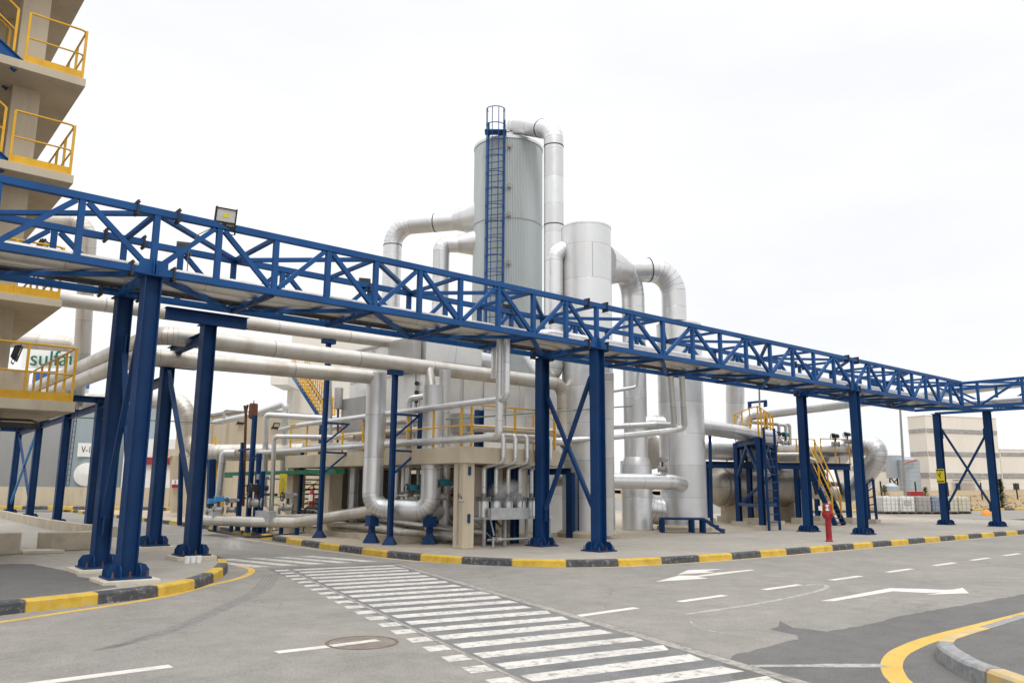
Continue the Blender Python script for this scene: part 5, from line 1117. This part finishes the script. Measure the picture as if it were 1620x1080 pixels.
for k, (x, y0, y1) in enumerate(((1224, 640, 662), (1236, 668, 700), (1244, 668, 700), (1250, 670, 702))):
    pass
for lab, pts in (('thin silver pipe with a square bend above the upper drum, nearest the cage', [(28.464, 7.331, 4.655), (29.828, 6.481, 4.538), (29.934, 6.597, 3.668)]), ('thin silver pipe with a square bend above the upper drum, middle', [(29.048, 7.384, 4.603), (30.445, 6.500, 4.514), (30.552, 6.617, 3.635)]), ('thin silver pipe with a square bend above the upper drum, far right', [(29.678, 7.116, 4.623), (30.850, 6.545, 4.568), (30.988, 6.651, 3.623)])): riser(lab, pts, .08)
riser('thin silver pipe in front of the upper drum passing behind the unbraced portal', [(28.647, 5.955, 3.086), (29.478, 5.389, 3.097), (30.309, 5.020, 2.830)], .08)
valve('dark valve on top of the upper drum beside the stair, left one', (32.925, 5.411, 3.686), .17, 'dark')
valve('dark valve on top of the upper drum, right one behind the portal column', (33.543, 5.126, 3.821), .15, 'dark')
run('level_post', 'slim blue post between the stepped column and the ladder tower', [(24.528, 6.553, 0.005), (24.014, 6.109, 3.725)], .07, 'blue_col', None, 'post')
lf = thing('ladder_stand', 'dark blue ladder stand under the huge return bend', 'ladder', (34.169, 4.356, 0.355))
for px in ((33.986, 4.510, 0.353), (34.260, 4.280, 0.356)): pass
for a_, b_ in (((34.011, 4.537, 0.148), (33.694, 4.410, 1.817)), ((34.262, 4.326, 0.151), (33.897, 4.191, 2.025))): MB().bar(a_, b_, .12).build('stile', 'blue_dark', lf)
for k in range(6): MB().bar(Vector((34.011, 4.537, 0.148)).lerp(Vector((33.694, 4.410, 1.817)), k / 5), Vector((34.262, 4.326, 0.151)).lerp(Vector((33.897, 4.191, 2.025)), k / 5), .05).build('rung', 'blue_dark', lf)
MB().box((34.185, 4.418, 0.033), (.5, .4, .3)).build('footing', 'raw', lf)
# hydrant
hx, hy = 19.547, -1.378
hd = thing('fire_hydrant', 'red pillar fire hydrant lettered H on the pavement by the kerb', 'hydrant', (hx, hy, 0))
m = MB(); m.lathe((hx, hy, 0), [(.11, 0), (.11, .03), (.088, .05), (.088, .66), (.11, .7)], 24); m.build('barrel', 'red', hd)
m = MB(); m.lathe((hx, hy, .68), [(.12, 0), (.14, .03), (.14, .10), (.14, .36), (.136, .42), (.12, .44), (.01, .445)], 24); m.build('head', 'red', hd)
v = Vector((-3.92 - hx, -14.38 - hy, 0)).normalized(); sx = Vector((-v.y, v.x, 0))
for k in (-1, 1):
    p = Vector((hx, hy, .80)); d = (v * .8 + sx * k).normalized(); m = MB(); m.lathe(p + d * .10, [(.062, 0), (.062, .07), (.04, .07), (.04, .09)], 14, d); m.build('outlet_cap', 'red', hd)
MB().box(Vector((hx, hy, .98)) - sx * .2 + v * .02, (.1, .1, .13), Matrix((sx, -v, Vector((0, 0, 1)))).transposed()).build('tag_plate', 'sign_white', hd)
MB().box(Vector((hx, hy, 1.0)) + v * .145, (.1, .015, .17), Matrix((sx, -v, Vector((0, 0, 1)))).transposed()).build('letter_plate', 'sign_white', hd)
text_mesh('H', .15, 'letter', 'black', hd, Vector((hx, hy, 1.0)) + v * .155, sx, (0, 0, 1))
# white buckets by the rack column
for k, px in enumerate((0, 1, 2)):
    p = [(1.796, 2.425, 0.000), (1.908, 2.429, 0.000), (2.021, 2.432, 0.000)][k]; o = thing('bucket', 'one of three small white buckets standing at the foot of the blue rack column', 'bucket', tuple(p), 'white buckets at the rack column')
    MB().lathe((p[0], p[1], 0), [(.05, 0), (.058, .12), (.062, .12), (.062, .13), (.055, .13), (.048, .02)], 18).build('pail', 'white', o); MB().lathe((p[0], p[1], .128), [(.061, 0), (.061, .012), (.01, .014)], 18).build('lid', 'white', o)

# ============================================================ far right background
Rv = Vector((.7664, -.6424, 0)); Fv = Vector((.6424, .7664, 0)); RB = Matrix((Rv, Fv, Vector((0, 0, 1)))).transposed()
near = [Vector((43.101, 15.104, 0.000)), Vector((52.324, 13.452, 0.000)), Vector((61.765, 12.223, 0.000)), Vector((74.277, 10.201, 0.000)), Vector((102.885, 4.499, 0.000))]
far_ = [Vector((86.737, 42.321, 1.104)), Vector((95.725, 34.748, 1.270)), Vector((102.913, 28.688, 1.418)), Vector((111.301, 21.620, 1.578)), Vector((126.887, 8.501, 1.809))]
m = MB(); rows = []
rr = random.Random(5)
for k in range(9):
    t = k / 8; row = []
    for i in range(len(near) - 1):
        for j in range(6):
            s_ = j / 6; a = near[i].lerp(near[i + 1], s_); b = far_[i].lerp(far_[i + 1], s_); p = a.lerp(b, t); p.z = a.z + .05 + (b.z - a.z) * (t ** .8) + (rr.uniform(-.06, .06) if 0 < k < 8 else 0); row.append(p)
    rows.append(row)
rows.append([p + Fv * 900 for p in rows[-1]])
n = len(rows[0]); m.add([p for r_ in rows for p in r_], [(k * n + i, k * n + i + 1, (k + 1) * n + i + 1, (k + 1) * n + i) for k in range(len(rows) - 1) for i in range(n - 1)], True)
struct(m, 'grass_bank', 'drygrass')
struct(kerb([tuple(p)[:2] for p in near], .35, -.02, .16, 'kerb_far', 1), 'kerb', 'kerb_far')
# grass tufts on the bank
m = MB()
for _ in range(900):
    i = rr.randrange(len(near) - 1); s_, t = rr.random(), rr.random() * .6 + .02; a = near[i].lerp(near[i + 1], s_); b = far_[i].lerp(far_[i + 1], s_); p = a.lerp(b, t); p.z = a.z + (b.z - a.z) * (t ** .8)
    for q in range(4):
        an = rr.uniform(0, 6.28); h = rr.uniform(.06, .2); d = Vector((math.cos(an), math.sin(an), 0)) * .1
        m.add([p - d * .6, p + d * .6, p + d + Vector((rr.uniform(-.1, .1), rr.uniform(-.1, .1), h))], [(0, 1, 2)])
o = struct(m, 'grass', 'drygrass', 0, 'stuff'); o['label'] = 'dry straw coloured grass tufts on the bank behind the white containers'; o['category'] = 'grass'
def hall(label, a, b, depth, h, bands=(), mat='cream_far'):
    a, b = Vector(a), Vector(b); t = thing('industrial_hall', label, 'building', tuple((a + b) / 2)); d = (b - a); d.z = 0; w = d.length; d.normalize(); n = Vector((-d.y, d.x, 0)); c = (a + b) / 2 + n * depth / 2; R = Matrix((d, n, Vector((0, 0, 1)))).transposed()
    z0 = 0
    MB().box((c.x, c.y, h / 2), (w, depth, h), R).build('wall', mat, t); MB().box((c.x, c.y, h + .06), (w + .1, depth + .1, .12), R).build('roof', mat, t)
    for z, hh in bands:
        p = (a + b) / 2 - n * .06; MB().box((p.x, p.y, z), (w * .985, .08, hh), R).build('window_band', 'band_grey', t)
        q = c - d * (w / 2 + .04); MB().box((q.x, q.y, z), (.08, depth * .95, hh), R).build('window_band', 'band_grey', t)
    return t, d, n, R
H1 = (114.123, 35.474, 0.263); H2 = (126.271, 30.587, 0.295)
t, d, n, R = hall('tall cream industrial hall with grey window bands behind the right-hand braced portal', H1, H2, 3.2, 11.901, (9.861, .55) and ((9.861, .55), (6.640, .6), (3.620, .7)))
MB().box(Vector((119.191, 32.582, 2.953)), (4.2, .9, .15), R).build('canopy', 'grey', t); MB().box(Vector((118.479, 33.571, 1.850)), (.7, .1, 1.4), R).build('window', 'window_dark', t); MB().box(Vector((122.936, 27.701, 1.906)), (1.0, .1, 1.4), R).build('window', 'window_dark', t)
hall('lower cream hall running out of the photo at the right edge', (128.586, 31.303, 0.275), (147.269, 19.593, 0.394), 8, 7.519, ((6.873, .5), (3.749, .7)))
hall('low cream hall with dark windows beyond the huge return bend', (115.589, 47.552, 0.059), (124.242, 42.941, 0.101), 4, 6.476, ((4.749, .7),))
wn = MB(); 
sb = thing('silo_house', 'grey panel tower with open steelwork at its foot beside the silos', 'silo house', (110.160, 38.806, 0.224))
MB().box((109.613, 38.207, 4.715), (1.7, 1.7, 3.1), RB).build('panel_box', 'silo', sb)
for px in ((109.092, 38.734, 1.515), (109.895, 38.059, 1.523)): MB().box(px, (.16, .16, 4.4), RB).build('leg', 'dark', sb)
m = MB(); m.bar((109.040, 38.676, 1.945), (109.685, 37.830, 3.243), .12); m.bar((109.842, 38.002, 1.953), (108.883, 38.505, 3.235), .12); m.build('brace', 'dark', sb)
sc = Vector((109.904, 36.358, 0.265)); so_ = thing('silo', 'large ribbed grey silo in front of the cream hall, left of the tall lamp pole', 'silo', (sc.x, sc.y, 0))
m = MB(); zt_ = 5.552; prof = []
z = 0
while z < zt_: prof += [(1.35, z), (1.35, z + .52), (1.32, z + .54)]; z += .56
m.lathe((sc.x, sc.y, 0), prof, 36, smooth=True); m.build('shell', 'silo', so_)
MB().lathe((sc.x, sc.y, z), [(1.38, 0), (.2, .45), (.01, .46)], 36).build('roof', 'silo', so_)
m = MB(); m.pipe([(107.428, 36.218, 4.049), (107.611, 35.786, 5.229), (108.747, 34.752, 5.577)], .14, .6, 8); m.build('red_chute', M['chute'] if 'chute' in M else paint('faded_red', (.42, .17, .15), .6), so_)
s2 = Vector((101.824, 35.164, 0.316)); tag(MB().lathe((s2.x, s2.y, 0), [(.9, 0), (.9, 2.0), (.4, 2.4), (.01, 2.45)], 24).build('small_silo', 'silo'), 'small squat grey silo at the foot of the panel tower', 'silo')
# lamp pole
lp_ = thing('lamp_pole', 'tall thin grey lamp pole rising behind the bridge to the right of the return bend', 'lamp pole', (55.838, 12.696, 0.418))
MB().cyl((55.838, 12.696, 0.418), (54.697, 12.054, 7.213), .11, 12, .07).build('pole', 'grey', lp_); MB().box((55.843, 12.702, 0.373), (.4, .4, .1)).build('foot', 'grey', lp_)
# IBC containers
def ibc(label, p, mat, rot, plate=False, cage=True):
    p = Vector(p); p.z = 0; t = thing('tote_container', label, 'container', tuple(p), 'caged liquid containers in a row'); R = Matrix.Rotation(rot, 3, 'Z')
    B = MB(); B.box(p + Vector((0, 0, .64)), (1.06, .96, .96), R); B.lathe(p + Vector((0, 0, 1.12)), [(.12, 0), (.12, .05), (.01, .055)], 16); B.build('bladder', mat, t, .06)
    m = MB(); w, d, z0, z1 = 1.17, 1.04, .16, 1.15
    for k in range(5):
        for s_ in (-1, 1): m.bar(p + R @ Vector((-w / 2 + w * k / 4, s_ * d / 2, z0)), p + R @ Vector((-w / 2 + w * k / 4, s_ * d / 2, z1)), .018)
    for k in range(5):
        for s_ in (-1, 1): m.bar(p + R @ Vector((s_ * w / 2, -d / 2 + d * k / 4, z0)), p + R @ Vector((s_ * w / 2, -d / 2 + d * k / 4, z1)), .018)
    for k in range(5):
        z = z0 + (z1 - z0) * k / 4; c = [R @ Vector((a * w / 2, b * d / 2, z)) for a, b in ((-1, -1), (1, -1), (1, 1), (-1, 1))]
        for i in range(4): m.bar(p + c[i], p + c[(i + 1) % 4], .018)
    m.build('cage', 'galv', t)
    m = MB(); m.box(p + Vector((0, 0, .13)), (1.2, 1.05, .03), R)
    for k in (-1, 0, 1): m.box(p + R @ Vector((k * .5, 0, .065)), (.13, 1.0, .1), R); 
    m.box(p + R @ Vector((0, -.48, .015)), (1.2, .1, .03), R); m.box(p + R @ Vector((0, .48, .015)), (1.2, .1, .03), R); m.build('pallet', 'wood', t)
    if plate: MB().box(p + R @ Vector((.05, -d / 2 - .01, .72)), (.42, .012, .25), R).build('label_plate', 'galv', t)
    return t
ra = math.atan2(-.642, .766)
ibc('white caged container, leftmost in the row by the far kerb', (49.656, 11.123, 0.000), 'ibc', ra + .1)
ibc('white caged container with a metal label plate, second in the row by the far kerb', (50.768, 10.562, 0.000), 'ibc', ra, True)
ibc('dirty grey caged container, third in the row by the far kerb', (51.893, 9.995, -0.000), 'ibc_grey', ra - .05)
ibc('blue-grey caged container half hidden by the signed blue column', (52.985, 9.444, 0.000), 'ibc_blue', ra + .05)
ibc('yellowed caged container standing alone between the signed portal columns', (55.377, 8.954, 0.000), 'ibc_cream', ra)
ibc('yellowed caged container touching the signed column on the right', (53.845, 9.152, -0.000), 'ibc_cream', ra + .06)
rb = MB(); rb.box(Vector((61.473, 14.463, 1.007)), (1.0, .8, .9), RB); tag(rb.build('red_crate', 'red', None, .03), 'red crate behind the white containers', 'crate')
oc = MB(); p = Vector((52.707, 6.249, 0.000)); oc.lathe((p.x, p.y, 0), [(.34, 0), (.3, .12), (.14, .34), (.03, .4)], 16); tag(oc.build('marker_cone', M['orange'] if 'orange' in M else paint('orange_plastic', (.7, .28, .03), .5)), 'squat orange marker on the yard right of the yellowed container', 'marker')
# fence along the bank
fx = (1366, 1397, 1452, 1503, 1556, 1612, 1668)
FP = [Vector(v_) for v_ in ((65.228, 20.593, 0.000), (67.117, 19.785, 0.000), (71.899, 18.911, -0.000), (76.739, 18.090, -0.000), (80.421, 16.554, 0.000), (84.438, 14.878, 0.000), (92.387, 14.269, 0.000))]
fe = thing('wire_fence', 'wire fence with black posts and a yellow rail along the dry grass bank', 'fence', tuple(FP[2]))
for p in FP: MB().bar((p.x, p.y, p.z - .2), (p.x - .06, p.y + .05, p.z + 2.3), .1).build('post', 'black', fe)
m = MB()
for a, b in zip(FP, FP[1:]):
    for z in (1.1, 1.7, 2.2): m.bar(a + Vector((0, 0, z)), b + Vector((0, 0, z)), .012)
m.build('wires', 'grey', fe)
m = MB()
for a, b in zip(FP, FP[1:]): m.bar(a + Vector((0, 0, .75)), b + Vector((0, 0, .75)), .05)
m.build('rail', 'yellow', fe)
def conifer(name, label, p, h, r, mat, seed, n=1100, bushy=False):
    p = Vector(p); t = thing(name, label, 'tree' if not bushy else 'shrub', tuple(p)); rn = random.Random(seed)
    MB().cyl(p, p + Vector((0, 0, h * .92)), .06, 8, .012).build('trunk', 'bark', t); m = MB()
    for _ in range(n):
        u = rn.random() ** .8; z = h * (.06 + .94 * u); rad = r * (1 - u) ** .8 if not bushy else r * math.sqrt(max(0, 1 - (2 * u - .9) ** 2 * .9)); rad *= .75 + .35 * math.sin(z * 9 + 3 * math.sin(z * 3)); an = rn.uniform(0, 6.283); q = rad * math.sqrt(rn.random()) * (.6 + .5 * rn.random()) 
        c = p + Vector((math.cos(an) * q, math.sin(an) * q, z)); d = Vector((math.cos(an), math.sin(an), rn.uniform(-.2, .5))).normalized() * rn.uniform(.1, .24); w = Vector((-math.sin(an), math.cos(an), 0)) * .05
        m.add([c - w, c + w, c + d + w * .4, c + d - w * .4], [(0, 1, 2, 3)])
    m.build('foliage', mat, t)
conifer('conifer', 'young dark green conifer at the right edge beside the last blue column', (71.031, 11.678, 0.000), 2.5, .75, 'needle', 2, 1800)
conifer('bush', 'small yellowish green bush behind the leftmost white container', (64.942, 18.528, 0.000), 1.9, .6, 'bush', 3, 700, True)
conifer('bush', 'green bush peeping out beside the signed blue column', (68.833, 16.827, 0.000), 1.8, .5, 'bush', 4, 600, True)
# small weed at the kerb
wp = Vector((-1.029, -1.275, -0.150)); m = MB(); rn = random.Random(8)
for _ in range(40):
    an = rn.uniform(0, 6.28); d = Vector((math.cos(an), math.sin(an), rn.uniform(.3, 1.2))).normalized() * rn.uniform(.05, .1); w = Vector((-math.sin(an), math.cos(an), 0)) * .012; c = wp + Vector((rn.uniform(-.05, .05), rn.uniform(-.02, .02), 0)); m.add([c - w, c + w, c + d], [(0, 1, 2)])
tag(m.build('weed', 'bush'), 'small weed growing at the foot of the yellow kerbstone on the left', 'weed')
